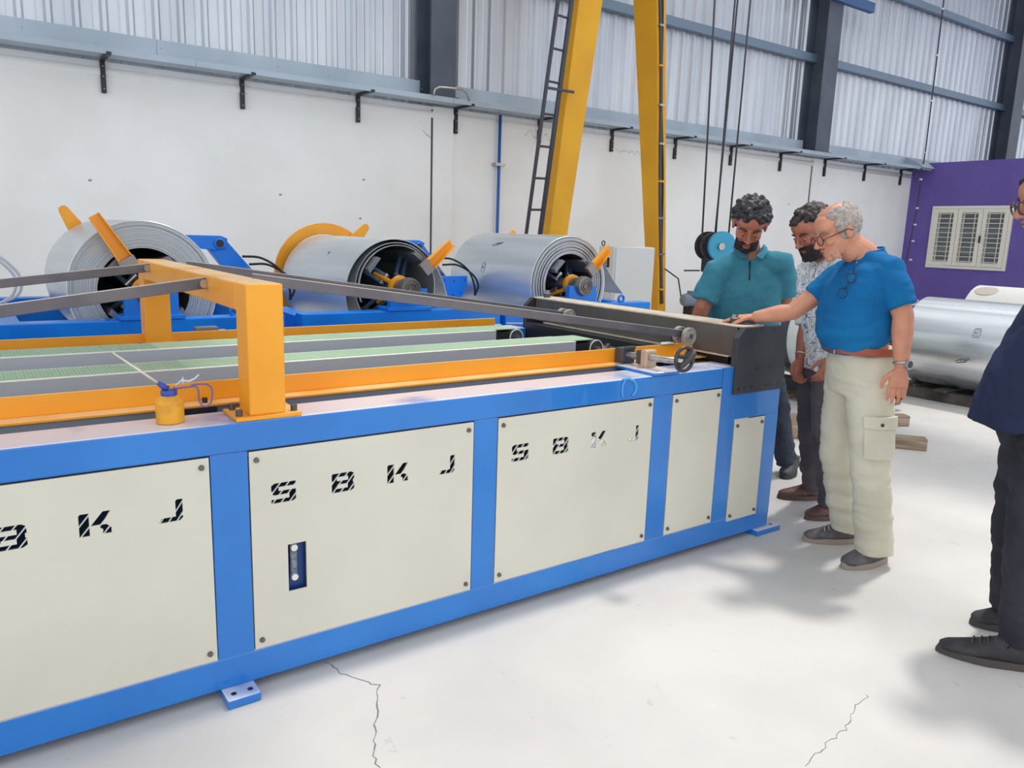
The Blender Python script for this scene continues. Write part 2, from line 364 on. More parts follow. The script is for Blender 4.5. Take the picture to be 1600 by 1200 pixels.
# frame members, front side
pan = [(-1.51, -.675), (-.263, .572), (.684, 1.519), (1.623, 2.458), (2.575, 2.911)]
edges = [(-1.95, -1.51), (-.675, -.263), (.572, .684), (1.519, 1.623), (2.458, 2.575), (2.911, 3.021), (3.262, 3.365)]
for a, b in edges:
    zt = .811 if a < 2.9 else (.905 if a < 3 else .641)
    MB().box(a, b, F, F+.1, .136, zt).build('frame_post', BLUE, mc)
MB().box(MXL, 2.911, F, F+.175, .811, TOP).build('frame_rail', BLUE, mc, bevel=.006)
MB().box(MXL, 3.365, F, F+.12, .03, .136).build('frame_rail', BLUE, mc, bevel=.005)
MB().box(2.911, 3.021, F+.0005, F+.17, .66, .9045).build('frame_rail', BLUE, mc, bevel=.003)
MB().box(3.021, 3.365, F, F+.12, .641, .768).build('frame_rail', BLUE, mc, bevel=.003)
MB().box(3.021, 3.365, F+.0005, F+.1, .10, .1365).build('frame_rail', BLUE, mc)
# back side and ends
MB().box(MXL, 2.95, 3.98, 4.15, .80, TOP).build('frame_rail', BLUE, mc, bevel=.006)
MB().box(MXL, 3.365, 4.03, 4.15, .03, .136).build('frame_rail', BLUE, mc)
for x in (-1.9, -.5, .62, 1.57, 2.5, 3.26): MB().box(x, x+.1, 4.05, 4.15, .13, .81 if x < 3 else .77).build('frame_post', BLUE, mc)
for z0, z1 in ((.03, .136), (.66, .768)): MB().box(3.265, 3.365, F+.12, 4.03, z0, z1).build('frame_rail', BLUE, mc)
MB().box(MXL, MXL+.1, F+.17, 3.98, .8, TOP).build('frame_rail', BLUE, mc)
for x in (-.6, .6, 1.55, 2.5): MB().box(x, x+.08, F+.12, 4.03, .05, .13).build('cross_member', BLUE, mc)
for x in (.1, 1.2, 2.3): MB().box(x, x+.1, F+.1, 4.05, .60, .68).build('cross_member', DARK, mc)
MB().box(-1.8, 2.9, 3.3, 3.34, .14, .78).build('inner_plate', mat('inner_blue_grey', (34, 58, 96), .6), mc)
MB().box(-1.9, 3.3, F+.14, 4.0, .04, .06).build('drip_tray', DARK, mc)
# feet
for x, sgn in ((.575, 1), (3.255, 1), (-1.6, 1)):
    for yb in (0, 1):
        y0, y1 = (F-.075, F+.1) if yb == 0 else (4.06, 4.22)
        if x > 3 and yb == 0: x0_, x1_ = 3.25, 3.44
        else: x0_, x1_ = x, x+.105
        if x > 3 and yb == 0: y0 = F-.03
        ft = MB().box(x0_, x1_, y0, y1, 0, .03).build('foot_plate', BLUE, mc, bevel=.004)
        m = MB()
        if yb == 0:
            if x > 3: hs = [(3.395, F+.0, ), (3.40, F+.06)]
            else: hs = [(x+.028, F-.04), (x+.08, F-.04)]
            for q in hs: m.cyl((q[0], q[1], .0302), (q[0], q[1], .0312), .009, n=14)
            m.build('bolt_hole', BLACK, ft)

# panels with real cut-out lettering
def cv_clip(poly, nx, ny, d):      # keep nx*x+ny*y <= d
    out = []
    for i in range(len(poly)):
        p, q = poly[i], poly[(i+1) % len(poly)]; a = nx*p[0]+ny*p[1]-d; b = nx*q[0]+ny*q[1]-d
        if a <= 0: out.append(p)
        if a*b < 0: t = a/(a-b); out.append((p[0]+(q[0]-p[0])*t, p[1]+(q[1]-p[1])*t))
    return out
LET = {
 'S': [[(0,.79),(1,.79),(1,1),(.14,1),(0,.9)], [(0,.6),(.3,.6),(.3,.79),(0,.79)], [(.12,.4),(1,.4),(1,.6),(0,.6),(0,.5)], [(.72,.2),(1,.2),(1,.4),(.72,.4)], [(0,0),(.88,0),(1,.1),(1,.2),(0,.2)]],
 'B': [[(0,.6),(.24,.6),(.24,.8),(0,.8)], [(0,.8),(1,.8),(1,.9),(.86,1),(0,1)], [(.72,.6),(1,.6),(1,.8),(.72,.8)], [(0,.41),(.95,.41),(.95,.6),(0,.6)], [(.7,.2),(1,.2),(1,.41),(.7,.41)], [(0,.2),(.26,.2),(.26,.41),(0,.41)], [(0,0),(.86,0),(1,.1),(1,.2),(0,.2)]],
 'K': [[(0,0),(.32,0),(.32,1),(0,1)], [(.36,.42),(.7,.42),(1,1),(.68,1)], [(.52,.42),(.74,.2),(1,.27),(.84,.42)], [(.72,0),(1,0),(1,.27),(.74,.2)]],
 'J': [[(.7,.22),(1,.22),(1,1),(.7,1)], [(0,0),(.86,0),(1,.12),(1,.22),(.12,.22)]],
}
def letter_holes(ch, x, z, w, h):
    out = []
    nx, ny = .82, -.57
    for poly in LET[ch]:
        k0 = -4
        for k in range(k0, 5):
            lo = k*.29+.05; hi = lo+.252
            c = cv_clip(cv_clip(poly, nx, ny, hi), -nx, -ny, -lo)
            if len(c) >= 3:
                A = sum(c[i][0]*c[(i+1) % len(c)][1]-c[(i+1) % len(c)][0]*c[i][1] for i in range(len(c)))/2
                if A > .006: out.append([(x+p[0]*w, z+p[1]*h) for p in c])
    return out
def inside(p, poly):
    s = False; n = len(poly)
    for i in range(n):
        a, b = poly[i], poly[(i+1) % n]
        if (a[1] > p[1]) != (b[1] > p[1]) and p[0] < (b[0]-a[0])*(p[1]-a[1])/(b[1]-a[1])+a[0]: s = not s
    return s
def panel(x0, x1, z0, z1, letters, gauge=None):
    g = .004; x0 += g; x1 -= g; z0 += g; z1 -= g
    outer = [(x0, z0), (x1, z0), (x1, z1), (x0, z1)]; holes = []
    if letters:
        for ch, ox, w in (('S', .070, .081), ('B', .273, .081), ('K', .477, .081), ('J', .683, .068)):
            holes += letter_holes(ch, x0-g+ox, .626, w, .067)
    if gauge: holes.append(gauge)
    V = list(outer); E = [(0, 1), (1, 2), (2, 3), (3, 0)]
    for hp in holes:
        s_ = len(V); V += hp; E += [(s_+i, s_+(i+1) % len(hp)) for i in range(len(hp))]
    r = delaunay_2d_cdt([Vector(v) for v in V], E, [], 0, 1e-6)
    m = MB(); VV = [m.bm.verts.new((v.x, F-.0015, v.y)) for v in r[0]]
    keep = []
    for f in r[2]:
        c = (sum(r[0][i].x for i in f)/len(f), sum(r[0][i].y for i in f)/len(f))
        if not any(inside(c, hp) for hp in holes): keep.append(m.bm.faces.new([VV[i] for i in f]))
    ex = bmesh.ops.extrude_face_region(m.bm, geom=keep)
    for v in [q for q in ex['geom'] if isinstance(q, bmesh.types.BMVert)]: v.co.y = F+.0035
    for v in [v for v in m.bm.verts if not v.link_faces]: m.bm.verts.remove(v)
    p = m.build('cream_panel', CREAM, mc)
    for sx in (x0+.022, x1-.022):
        for sz in (z0+.028, z1-.028):
            s_ = MB().cyl((sx, F-.0085, sz), (sx, F-.001, sz), .0078, .0092, n=12).build('panel_screw', mat('screw_grey', (110, 104, 100), .4, .6), p)
            MB().cyl((sx, F-.0088, sz), (sx, F-.008, sz), .0035, n=6)
    # dark back edge so that the seam reads as a gap
    return p
for i, (a, b) in enumerate(pan):
    panel(a, b, .136, .811, i < 4, [(.803, .314), (.865, .314), (.865, .478), (.803, .478)] if i == 2 else None)
panel(3.021, 3.262, .113, .641, False)
seam = mat('panel_seam', (22, 30, 48), .8)
# sight gauge behind the window of the second panel
sg = MB().box(.80, .868, F+.02, F+.03, .30, .49).build('gauge_plate', mat('gauge_blue', (18, 58, 120), .4), mc)
MB().box(.813, .836, F+.005, F+.018, .35, .475).build('gauge_glass', mat('gauge_tube', (110, 124, 140), .15, col2=(80, 92, 108), scale=40), sg, bevel=.003)
MB().cyl((.8245, F-.004, .463), (.8245, F+.02, .463), .011, n=16).cyl((.8245, F-.004, .36), (.8245, F+.02, .36), .011, n=16).build('gauge_bolt', mat('gauge_bolt_white', (226, 224, 214), .35, .3), sg, auto=True)
MB().box(.816, .833, F+.003, F+.006, .39, .445).build('gauge_scale', mat('gauge_scale_grey', (128, 138, 150), .4, col2=(96, 106, 120), scale=90), sg)
# pale weld sticker loop on the top rail
MB().tube([(2.272, F-.002, .905), (2.258, F-.002, .87), (2.262, F-.002, .84), (2.268, F-.002, .825)], .005, n=6).tube([(2.262, F-.002, .903), (2.29, F-.002, .908), (2.325, F-.002, .895), (2.342, F-.002, .87), (2.338, F-.002, .845), (2.32, F-.002, .83)], .006, n=6).build('paint_repair', mat('light_blue_paint', (74, 160, 226), .4), mc, smooth=True)

# inner guard plates between rail and yellow angle
MB().box(MXL, 2.6, 2.60, 2.61, .72, .913).build('inner_guard', mat('grey_guard', (140, 143, 150), .5), mc)
MB().box(.50, .66, 2.585, 2.599, .8, .905).build('black_block', BLACK, mc)
# yellow guide angles
def angle(y, x1, zf, zt, front):
    m = MB().box(MXL-.2, x1, y, y+.008, zf, zt).box(MXL-.2, x1+.04 if front else x1, y-.068 if front else y, y+.002 if front else y+.06, zf-.008, zf)
    return m.build('guide_rail', YEL, mc, bevel=.0015)
ga = angle(2.655, 3.03, .918, .982, True)
for x in (.55, .63, -.9, -.8): MB().cyl((x, 2.62, .918), (x, 2.62, .934), .009, n=8).build('rail_bolt', BLACK, ga)
MB().box(2.965, 2.985, 2.654, 2.656, .955, .965).build('slot', BLACK, ga)
angle(4.0, 2.72, .93, .974, False)
# belt conveyors
beltm = mat('green_belt', (172, 198, 168), 0.6, col2=(160, 190, 158), scale=2)
nt = beltm.node_tree; b_ = nt.nodes['Principled BSDF']; w_ = nt.nodes.new('ShaderNodeTexWave'); w_.bands_direction = 'X'; w_.inputs['Scale'].default_value = 26
bp = nt.nodes.new('ShaderNodeBump'); bp.inputs['Strength'].default_value = .8; bp.inputs['Distance'].default_value = .004
tcn = [n for n in nt.nodes if n.type == 'TEX_COORD'][0]
nt.links.new(tcn.outputs['Object'], w_.inputs['Vector']); nt.links.new(w_.outputs['Fac'], bp.inputs['Height']); nt.links.new(bp.outputs[0], b_.inputs['Normal'])
for (ya, yb, xe) in ((3.09, 3.30, 2.62), (3.63, 3.84, 2.48)):
    cf = MB().box(MXL, xe, ya, ya+.012, .86, .948).box(MXL, xe, yb-.012, yb, .86, .948).box(MXL, xe, ya+.012, yb-.012, .87, .90).build('conveyor_rail', GREYRAIL, mc, bevel=.001)
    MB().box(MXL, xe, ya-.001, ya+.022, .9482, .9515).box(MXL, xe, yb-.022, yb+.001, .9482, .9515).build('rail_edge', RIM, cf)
    # belt: loop around the end pulley
    xp = xe+.14; zp = .905; R_ = .047; prof = [(MXL, .954), (xp, .954)]
    for k in range(1, 10): a = PI/2 - PI*k/9; prof.append((xp+R_*math.cos(a)*1.0, zp+R_*math.sin(a)+.002))
    prof.append((xe-.3, .86-.0)); ins = [(p[0], p[1]) for p in prof]
    m = MB(); T_ = .004
    for p, q in zip(ins[:-2], ins[1:-1]):
        m.hexa([(p[0], ya+.02, p[1]-T_), (q[0], ya+.02, q[1]-T_), (q[0], yb-.02, q[1]-T_), (p[0], yb-.02, p[1]-T_), (p[0], ya+.02, p[1]), (q[0], ya+.02, q[1]), (q[0], yb-.02, q[1]), (p[0], yb-.02, p[1])])
    m.build('green_belt', beltm, mc)
    pu = MB().cyl((xp, ya-.004, zp), (xp, yb+.004, zp), .046, n=36).build('belt_pulley', DARK, mc, auto=True)
    MB().torus((xp, ya-.005, zp), (0, 1, 0), .0455, .0025).build('pulley_rim', RIM, pu, smooth=True)
    MB().cyl((xp, ya-.03, zp), (xp, yb+.03, zp), .014, n=14).build('pulley_shaft', STEEL, pu, auto=True)
    for q in (ya+.014, yb-.02): MB().box(xe, xp+.02, q, q+.006, .87, .935).build('pulley_plate', BLACK, mc)
    # shadow tape across the belt
# dark clutter under the end of the belts
MB().box(2.45, 3.03, 2.53, 4.0, .72, .76).build('bed_plate', BLACK, mc)
MB().box(2.60, 3.0, 2.72, 4.0, .70, .80).build('cross_member', DARK, mc)
MB().hexa([(2.78, 2.75, .80), (2.98, 2.75, .80), (2.98, 3.5, .80), (2.78, 3.5, .80), (2.82, 2.75, .87), (3.02, 2.75, .91), (3.02, 3.5, .91), (2.82, 3.5, .87)]).build('feed_table', mat('grey_table', (126, 126, 124), .4, .4), mc, bevel=.002)
MB().box(2.95, 3.05, 2.4, 2.74, .80, .900).build('lower_blade_beam', BLACK, mc, bevel=.004)
MB().box(2.95, 3.05, 2.742, 4.0, .80, .938).build('lower_blade_beam', BLACK, mc, bevel=.004)
MB().box(3.06, 3.28, 2.45, 3.98, .78, .944).build('blade_holder', BLACK, mc)
MB().hexa([(2.68, 2.66, .84), (2.80, 2.66, .84), (2.80, 2.80, .84), (2.68, 2.80, .84), (2.76, 2.66, .90), (2.86, 2.66, .90), (2.86, 2.80, .90), (2.76, 2.80, .90)]).build('guide_block', DARK, mc, bevel=.003)
for y in (2.95, 3.25): MB().cyl((2.72, y, .93), (2.72, y, .952), .012, n=6).build('table_bolt', STEEL, mc)
# shear crossbeam
MB().box(3.05, 3.13, 2.40, 4.02, .945, 1.088).build('shear_beam', BEAM, mc, bevel=.003)
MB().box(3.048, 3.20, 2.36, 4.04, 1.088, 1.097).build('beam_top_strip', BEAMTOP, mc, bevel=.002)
MB().box(3.025, 3.05, 2.42, 3.9, .940, .946).build('blade_edge', BEAMTOP, mc)
MB().box(3.14, 3.30, 2.42, 4.0, .95, 1.085).build('shear_beam', DARK, mc)
for (x, y) in ((3.10, 2.46), (3.11, 3.98)):
    b = MB().cyl((x, y, 1.097), (x, y, 1.122), .022, n=20).build('beam_bolt', DARK, mc, auto=True)
    MB().cyl((x, y, 1.122), (x, y, 1.127), .026, n=20).cyl((x, y, 1.127), (x, y, 1.142), .017, n=6).build('bolt_head', STEEL, b)
MB().box(3.10, 3.19, 2.395, 2.43, 1.099, 1.108).build('shim_plate', DARK, mc, bevel=.002)
for ya, yb in ((F-.012, F+.022), (4.03, 4.065)):
    e = MB().prism([(2.985, .771), (2.985, 1.045), (3.035, 1.092), (3.31, 1.092), (3.355, 1.045), (3.368, .771)], 'y', ya, yb).build('end_plate', BLACKO, mc, bevel=.002)
    m = MB()
    if ya < 3:
        for (x, z) in ((3.02, .797), (3.062, .797), (3.115, .80), (3.23, .80), (3.262, .80), (3.325, .802), (3.15, .89), (3.25, .89), (3.15, .985), (3.225, .985), (3.15, 1.075), (3.25, 1.075)):
            m.cyl((x, ya-.0012, z), (x, ya+.001, z), .009 if z < .95 else .005, n=12)
        m.build('plate_holes', BLACK, e)
# pinch rollers
for yc in (2.60, 3.525):
    ax = MB().cyl((2.90, yc-.045, 1.03), (2.90, yc+.05, 1.03), .008, n=12).build('roller_axle', STEEL, mc, smooth=True)
    for dy in (-.03, .03):
        r_ = MB().lathe((2.90, yc+dy-.012, 1.03), (0, 1, 0), [(0, .012), (0, .027), (.003, .028), (.003, .034), (0, .036), (0, .041), (.002, .043), (.022, .043), (.024, .041), (.024, .012)], n=40).build('pinch_roller', ROLL, mc, auto=True)
        MB().cyl((2.90, yc+dy-.016, 1.03), (2.90, yc+dy+.002, 1.03), .013, .015, n=20).build('roller_hub', STEEL, r_, auto=True)
MB().box(2.885, 2.915, 2.668, 2.676, .93, 1.03).build('roller_link', DARK, mc)
MB().cyl((2.86, 2.63, .99), (2.80, 2.66, .985), .009, n=10).build('link_bolt', STEEL, mc)
# hold-down arms: flat bars
def flatbar(p, q, h=.034, t=.010):
    p = Vector(p); q = Vector(q); m = MB(); H_ = Vector((0, 0, h/2)); T_ = Vector((0, t/2, 0))
    m.hexa([p-H_-T_, q-H_-T_, q-H_+T_, p-H_+T_, p+H_-T_, q+H_-T_, q+H_+T_, p+H_+T_])
    o = m.build('hold_down_arm', ARM, mc, bevel=.002)
    e = Vector((0, 0, h/2+.0012)); g = Vector((0, 0, .0012)); MB().hexa([p+e-T_-g, q+e-T_-g, q+e+T_-g, p+e+T_-g, p+e-T_+g, q+e-T_+g, q+e+T_+g, p+e+T_+g]).build('arm_highlight', mat('arm_highlight_pale', (206, 196, 188), .35, .4), o)  # pale strip on the cut edge; paints the arm's top highlight
    return o
flatbar((.80, 3.53, 1.322), (2.91, 3.53, 1.035)); flatbar((.80, 2.62, 1.322), (2.91, 2.605, 1.035))
flatbar((.71, 2.83, 1.297), (-1.6, 2.75, 1.00), .038); flatbar((.71, 3.80, 1.297), (-1.6, 3.7, 1.04), .036)
for y in (2.815, 3.785):
    MB().cyl((.69, y-.014, 1.295), (.69, y+.02, 1.295), .015, n=18).build('arm_pin', STEEL, mc, auto=True)
# gantry
gp = MB().box(.70, .814, 2.362, 2.476, .917, 1.325).build('gantry_post', YEL, mc, bevel=.006)
MB().box(.70, .814, 3.95, 4.064, .917, 1.325).build('gantry_post', YEL, mc, bevel=.006)
MB().box(.701, .813, 2.476, 3.95, 1.235, 1.3245).build('gantry_beam', YEL, mc, bevel=.006)
for ya, yb in ((2.352, 2.50), (3.93, 4.08)):
    bpz = MB().box(.655, .862, ya, yb, TOP+.0005, .918).build('gantry_base_plate', YEL, mc, bevel=.002)
    for (x, y) in ((.672, ya+.028), (.678, yb-.022), (.845, ya+.028), (.835, yb-.022)):
        MB().cyl((x, y, .918), (x, y, .937), .0105, n=16).build('base_bolt', mat('bolt_dark', (96, 86, 78), .35, .6), bpz, auto=True)
# hand wheel with screw
wy = 2.27; wc = Vector((2.545, wy, .985))
sp = MB().cyl((2.53, 2.26, .975), (2.53, 2.64, .955), .0135, n=20).build('adjusting_screw', STEEL, mc, smooth=True)
m = MB(); [m.torus((2.53, 2.33+.006*i, .9714-.0003*i), (0, 1, -.05), .0135, .0015, n=16, m=6) for i in range(48)]; m.build('screw_thread', STEEL, sp, smooth=True)['kind'] = 'stuff'
MB().box(2.49, 2.57, 2.60, 2.65, .915, .99).box(2.50, 2.56, 2.585, 2.60, .985, .999).build('screw_bearing', DARK, mc, bevel=.003)
MB().box(2.505, 2.575, 2.46, 2.50, .915, .998).build('screw_nut', mat('tan_metal', (196, 172, 146), .5, .3), mc, bevel=.008)
MB().box(2.515, 2.60, 2.50, 2.54, .925, .99).build('screw_nut', DARK, mc, bevel=.008)
MB().hexa([(2.44, 2.34, .9055), (2.60, 2.34, .9055), (2.60, 2.60, .9055), (2.44, 2.60, .9055), (2.44, 2.34, .918), (2.60, 2.34, .918), (2.60, 2.60, .918), (2.44, 2.60, .918)]).build('screw_base_plate', BLUE, mc, bevel=.002)
hw = MB().torus(wc, (0.05, 1, .02), .052, .0085, n=48).build('hand_wheel', mat('wheel_black', (52, 50, 54), .35, coat=.3), mc, smooth=True)
MB().cyl(wc + Vector((-.03, .0, -.042)), wc + Vector((.03, 0, .042)), .011, n=14).build('wheel_spoke', MATS['wheel_black'], hw, smooth=True)
MB().cyl(wc + Vector((0, .03, 0)), wc + Vector((0, -.018, 0)), .018, n=20).build('wheel_hub', MATS['wheel_black'], hw, auto=True)
MB().tube([wc + Vector(p) for p in ((-.040, -.006, -.030), (-.034, -.020, -.024), (-.006, -.030, .004), (.020, -.036, .030), (.024, -.037, .034))], [.008, .012, .0135, .0135, .009], n=16).build('wheel_handle', MATS['wheel_black'], hw, smooth=True)
# small valve block on the far side by the gantry post
MB().box(.95, 1.06, 4.06, 4.12, .905, .985).cyl((1.06, 4.09, .955), (1.10, 4.09, .955), .014, n=12).build('valve_block', mat('valve_grey', (120, 124, 132), .4, .5), mc, bevel=.003)
MB().tube([(1.8, 4.11, .93), (1.86, 4.1, .94), (1.95, 4.08, .935), (2.05, 4.08, .925)], .02, n=12).build('hose_fitting', mat('hose_white', (214, 208, 200), .5), mc, smooth=True)

# oil can
oc = thing('oil_can', 'yellow oil can with blue cap and long spout on the blue rail', 'oil can', (.487, 2.45, TOP))
cx, cy, z0 = .487, 2.45, TOP+.0005
MB().lathe((cx, cy, z0), (0, 0, 1), [(0, 0), (0, .037), (.002, .040), (.062, .0405), (.066, .040), (.070, .037), (.083, .0225), (.087, .021), (.087, 0)], n=40, closed=False).build('can_body', mat('can_yellow', (232, 164, 34), .4, col2=(196, 132, 40), scale=14, lo=.3, hi=.5), oc, auto=True)
MB().lathe((cx, cy, z0+.083), (0, 0, 1), [(0, 0), (0, .0225), (.003, .0235), (.013, .0235), (.017, .021), (.018, 0)], n=30, closed=False).build('can_cap', mat('cap_blue', (52, 72, 158), .35), oc, auto=True)
sb = Vector((cx-.004, cy-.002, z0+.102)); dirs = Vector((.345, 2.47, 1.125)) - sb
MB().cyl(sb, sb + dirs*.18, .011, .007, n=14).build('spout_base', MATS['cap_blue'], oc, smooth=True)
MB().cyl(sb + dirs*.02, sb + dirs, .0042, .0026, n=12).build('spout', mat('spout_tin', (222, 214, 196), .35, .4), oc, smooth=True)
hb = Vector((cx+.012, cy-.004, z0+.101))
def HP(a, b): return hb + Vector((a*.985, -a*.17, b))
MB().tube([HP(0, 0), HP(.03, .004), HP(.055, .006), HP(.066, .004), HP(.07, -.01), HP(.071, -.04), HP(.078, -.056), HP(.092, -.06), HP(.105, -.048), HP(.11, -.02), HP(.107, .0), HP(.096, .010), HP(.07, .012), HP(.05, .009)], .0028, n=8).build('can_handle', mat('handle_violet', (112, 92, 150), .4), oc, smooth=True)
MB().tube([HP(.0, .003), HP(.012, .016), HP(.024, .026), HP(.046, .022), HP(.062, .03), HP(.074, .042)], [.0025, .0025, .004, .004, .0035, .003], n=8).tube([HP(.028, .006), HP(.028, .036)], .003, n=8).build('can_trigger', mat('trigger_tin', (196, 204, 216), .3, .6), oc, smooth=True)

# ================================================================== DECOILERS AND COILS
YF = 5.2
def decoiler(xc, n, partial=False):
    d = thing('decoiler', ['', 'blue coil stand holding the leftmost grey coil behind the yellow gantry', 'middle blue coil stand with nearly empty thin-walled coil', 'right blue coil stand behind the shear beam, with yellow arm at its hub', 'blue coil stand cut off by the left edge of the photo'][n], 'decoiler', (xc, 5.9, 0), 'blue decoilers along the white wall')
    B = BLUE2
    # front and back beams, sides
    for k, (ya, yb) in enumerate(((5.0, 5.14), (6.66, 6.80))):
        MB().box(xc-.80, xc+.80, ya, yb, .70, .925).build('base_beam', B, d, bevel=.006)
    for x in (xc-.80, xc+.66): MB().box(x, x+.14, 5.14, 6.66, .72, .905).build('side_beam', B, d, bevel=.005)
    for x in (xc-.78, xc+.66):
        for y in (5.01, 6.67): MB().box(x, x+.12, y, y+.12, 0.015, .71).build('stand_leg', B, d, bevel=.004)
        MB().box(x-.04, x+.16, 4.97, 5.17, 0, .015).build('foot_plate', B, d)
        MB().box(x-.04, x+.16, 6.63, 6.83, 0, .015).build('foot_plate', B, d)
    hz = 1.08; yf = 5.03
    # cradle
    R_ = .085; prof = [(xc-.15, .925), (xc+.15, .925), (xc+.15, hz+.0)]
    prof += [(xc+R_*math.cos(a)+.0, hz+R_*math.sin(a)) for a in [-PI*k/10 for k in range(0, 11)]] + [(xc-.15, hz)]
    MB().prism(prof, 'y', yf-.02, yf+.03).build('bearing_cradle', B, d)
    MB().box(xc-.18, xc+.18, 4.985, 5.155, .926, .95).build('cradle_base', B, d, bevel=.003)
    # spindle hub
    hub = MB().lathe((xc, yf-.055, hz), (0, 1, 0), [(0, .0), (0, .018), (-.008, .02), (-.008, .026), (.004, .03), (.004, .036), (-.004, .04), (-.004, .046), (.006, .05), (.006, .060), (0, .064), (0, .078), (.02, .082), (.06, .082), (.07, .07), (.16, .062), (.16, 0)], n=44, closed=False).build('spindle_hub', mat('hub_steel', (150, 144, 140), .35, .7, col2=(112, 106, 104), scale=8), d, auto=True)
    MB().cyl((xc, yf+.1, hz), (xc, 6.72, hz), .052, n=24).build('spindle_shaft', DARK, d, smooth=True)
    MB().lathe((xc, yf+.11, hz), (0, 1, 0), [(0, .055), (0, .085), (.02, .088), (.05, .08), (.07, .055)], n=30).build('yellow_collar', YEL, d, auto=True)
    MB().cyl((xc, 6.50, hz), (xc, 6.53, hz), .33, n=40).build('back_plate', DARK, d)
    if partial: return d
    ri = .255 if n != 2 else .30
    for k in range(4):
        a = PI/4 + k*PI/2 + (.12 if n == 2 else 0); ca, sa = math.cos(a), math.sin(a); T = Vector((-sa, 0, ca)); Rd = Vector((ca, 0, sa))
        c0 = Vector((xc, 0, hz))
        # expanding jaw pad running along the bore
        w = .07; p = c0 + Rd*(ri-.045); q = c0 + Rd*(ri-.008)
        m = MB(); y0, y1 = 5.14, 6.45
        m.hexa([p-T*w+Vector((0,y0,0)), p+T*w+Vector((0,y0,0)), p+T*w+Vector((0,y1,0)), p-T*w+Vector((0,y1,0)), q-T*w*.8+Vector((0,y0,0)), q+T*w*.8+Vector((0,y0,0)), q+T*w*.8+Vector((0,y1,0)), q-T*w*.8+Vector((0,y1,0))])
        m.build('jaw_pad', mat('jaw_steel', (124, 126, 134), .4, .5), d, bevel=.003)
        for s_ in (-.03, .03):
            for y in (5.32, 6.1):
                m = MB().tube([c0 + Rd*.07 + T*s_ + Vector((0, y-.05, 0)), c0 + Rd*(ri-.04) + T*s_ + Vector((0, y+.09, 0))], .016, n=8)
                m.build('link_arm', mat('link_blue_steel', (92, 118, 150), .35, .5), d)
        MB().cyl(c0 + Rd*.09 - T*.045 + Vector((0, 5.28, 0)), c0 + Rd*.09 + T*.045 + Vector((0, 5.28, 0)), .016, n=12).build('link_pin', STEEL, d)
        if k == 1 and n == 2 or k == 2: MB().tube([c0 + Rd*.06 + Vector((0, 5.2, 0)), c0 + Rd*.15 + Vector((0, 5.34, 0))], .018, n=6).build('yellow_lug', YEL, d)
    # retaining arm on the front
    ang = {1: math.radians(121), 2: math.radians(40), 3: math.radians(43)}[n]
    Rd = Vector((math.cos(ang), 0, math.sin(ang))); T = Vector((-Rd.z, 0, Rd.x)); c0 = Vector((xc, 5.10, hz))
    r0, r1 = {1: (.235, .52), 2: (.275, .52), 3: (.235, .47)}[n]; w0, w1 = .036, .026
    a = c0+Rd*r0; b = c0+Rd*r1; D = Vector((0, .008, 0)); U = Vector((0, -.05, 0))
    m = MB().hexa([a-T*w0, a+T*w0, b+T*w1, b-T*w1, a-T*w0+D, a+T*w0+D, b+T*w1+D, b-T*w1+D])
    for s_ in (-1, 1):
        m.hexa([a+T*w0*s_, b+T*w1*s_, b+T*w1*s_+T*.006*s_, a+T*w0*s_+T*.006*s_, a+T*w0*s_+U, b+T*w1*s_+U*.6, b+T*w1*s_+U*.6+T*.006*s_, a+T*w0*s_+U+T*.006*s_])
    m.build('retaining_arm', YEL, d)
    a2 = c0+Rd*(r0-.08); m = MB().hexa([a2-T*.05, a2+T*.05, a+T*.05, a-T*.05, a2-T*.05+U*.8, a2+T*.05+U*.8, a+T*.05+U*.8, a-T*.05+U*.8]); m.build('arm_socket', mat('socket_steel', (150, 140, 136), .35, .6), d, bevel=.003)
    # rear guard ring and fin
    if n == 2:
        m = MB(); N = 36; r_in, r_out = .36, .455
        for i in range(N):
            a0, a1 = 2*PI*i/N, 2*PI*(i+1)/N
            P = lambda r, a, y: (xc-.0+r*math.cos(a), y, hz+r*math.sin(a))
            m.hexa([P(r_in, a0, 6.58), P(r_in, a1, 6.58), P(r_in, a1, 6.6), P(r_in, a0, 6.6), P(r_out, a0, 6.58), P(r_out, a1, 6.58), P(r_out, a1, 6.6), P(r_out, a0, 6.6)])
        m.build('rear_guard_ring', YEL, d)
    fa = {1: math.radians(119), 2: math.radians(49), 3: math.radians(50)}[n]
    Rd = Vector((math.cos(fa), 0, math.sin(fa))); T = Vector((-Rd.z, 0, Rd.x)); c0 = Vector((xc, 6.56, hz)); rt = {1: .585, 2: .60, 3: .575}[n]
    pts = []
    for (r, w) in ((.1, -.10), (.1, .10)): pts.append(c0+Rd*r+T*w)
    tip = [c0+Rd*(rt-.03)+T*.034, c0+Rd*(rt-.008)+T*.024, c0+Rd*rt, c0+Rd*(rt-.008)-T*.024, c0+Rd*(rt-.03)-T*.034]
    poly = [(p.x, p.z) for p in (pts + tip)]
    MB().prism(poly, 'y', 6.545, 6.565).build('rear_fin', YEL, d, bevel=.002)
    # swing arm behind the coil
    ex = xc+.74; ez = 1.375; ya, yb = 6.2, 6.34
    m = MB().prism([(ex-.42, 1.41), (ex-.40, 1.335), (ex-.05, ez-.075), (ex+.03, ez-.06), (ex+.045, ez+.015), (ex-.005, ez+.035)], 'y', ya, yb); m.build('swing_arm', B, d, bevel=.006)
    m = MB().prism([(ex-.12, ez-.03), (ex+.04, ez-.0), (ex+.38, .98), (ex+.20, .92)], 'y', ya+.02, yb-.02); m.build('swing_arm_post', B, d, bevel=.006)
    MB().cyl((ex-.02, ya-.015, ez-.025), (ex-.02, yb, ez-.025), .03, n=18).build('pivot_pin', BLACK, d)
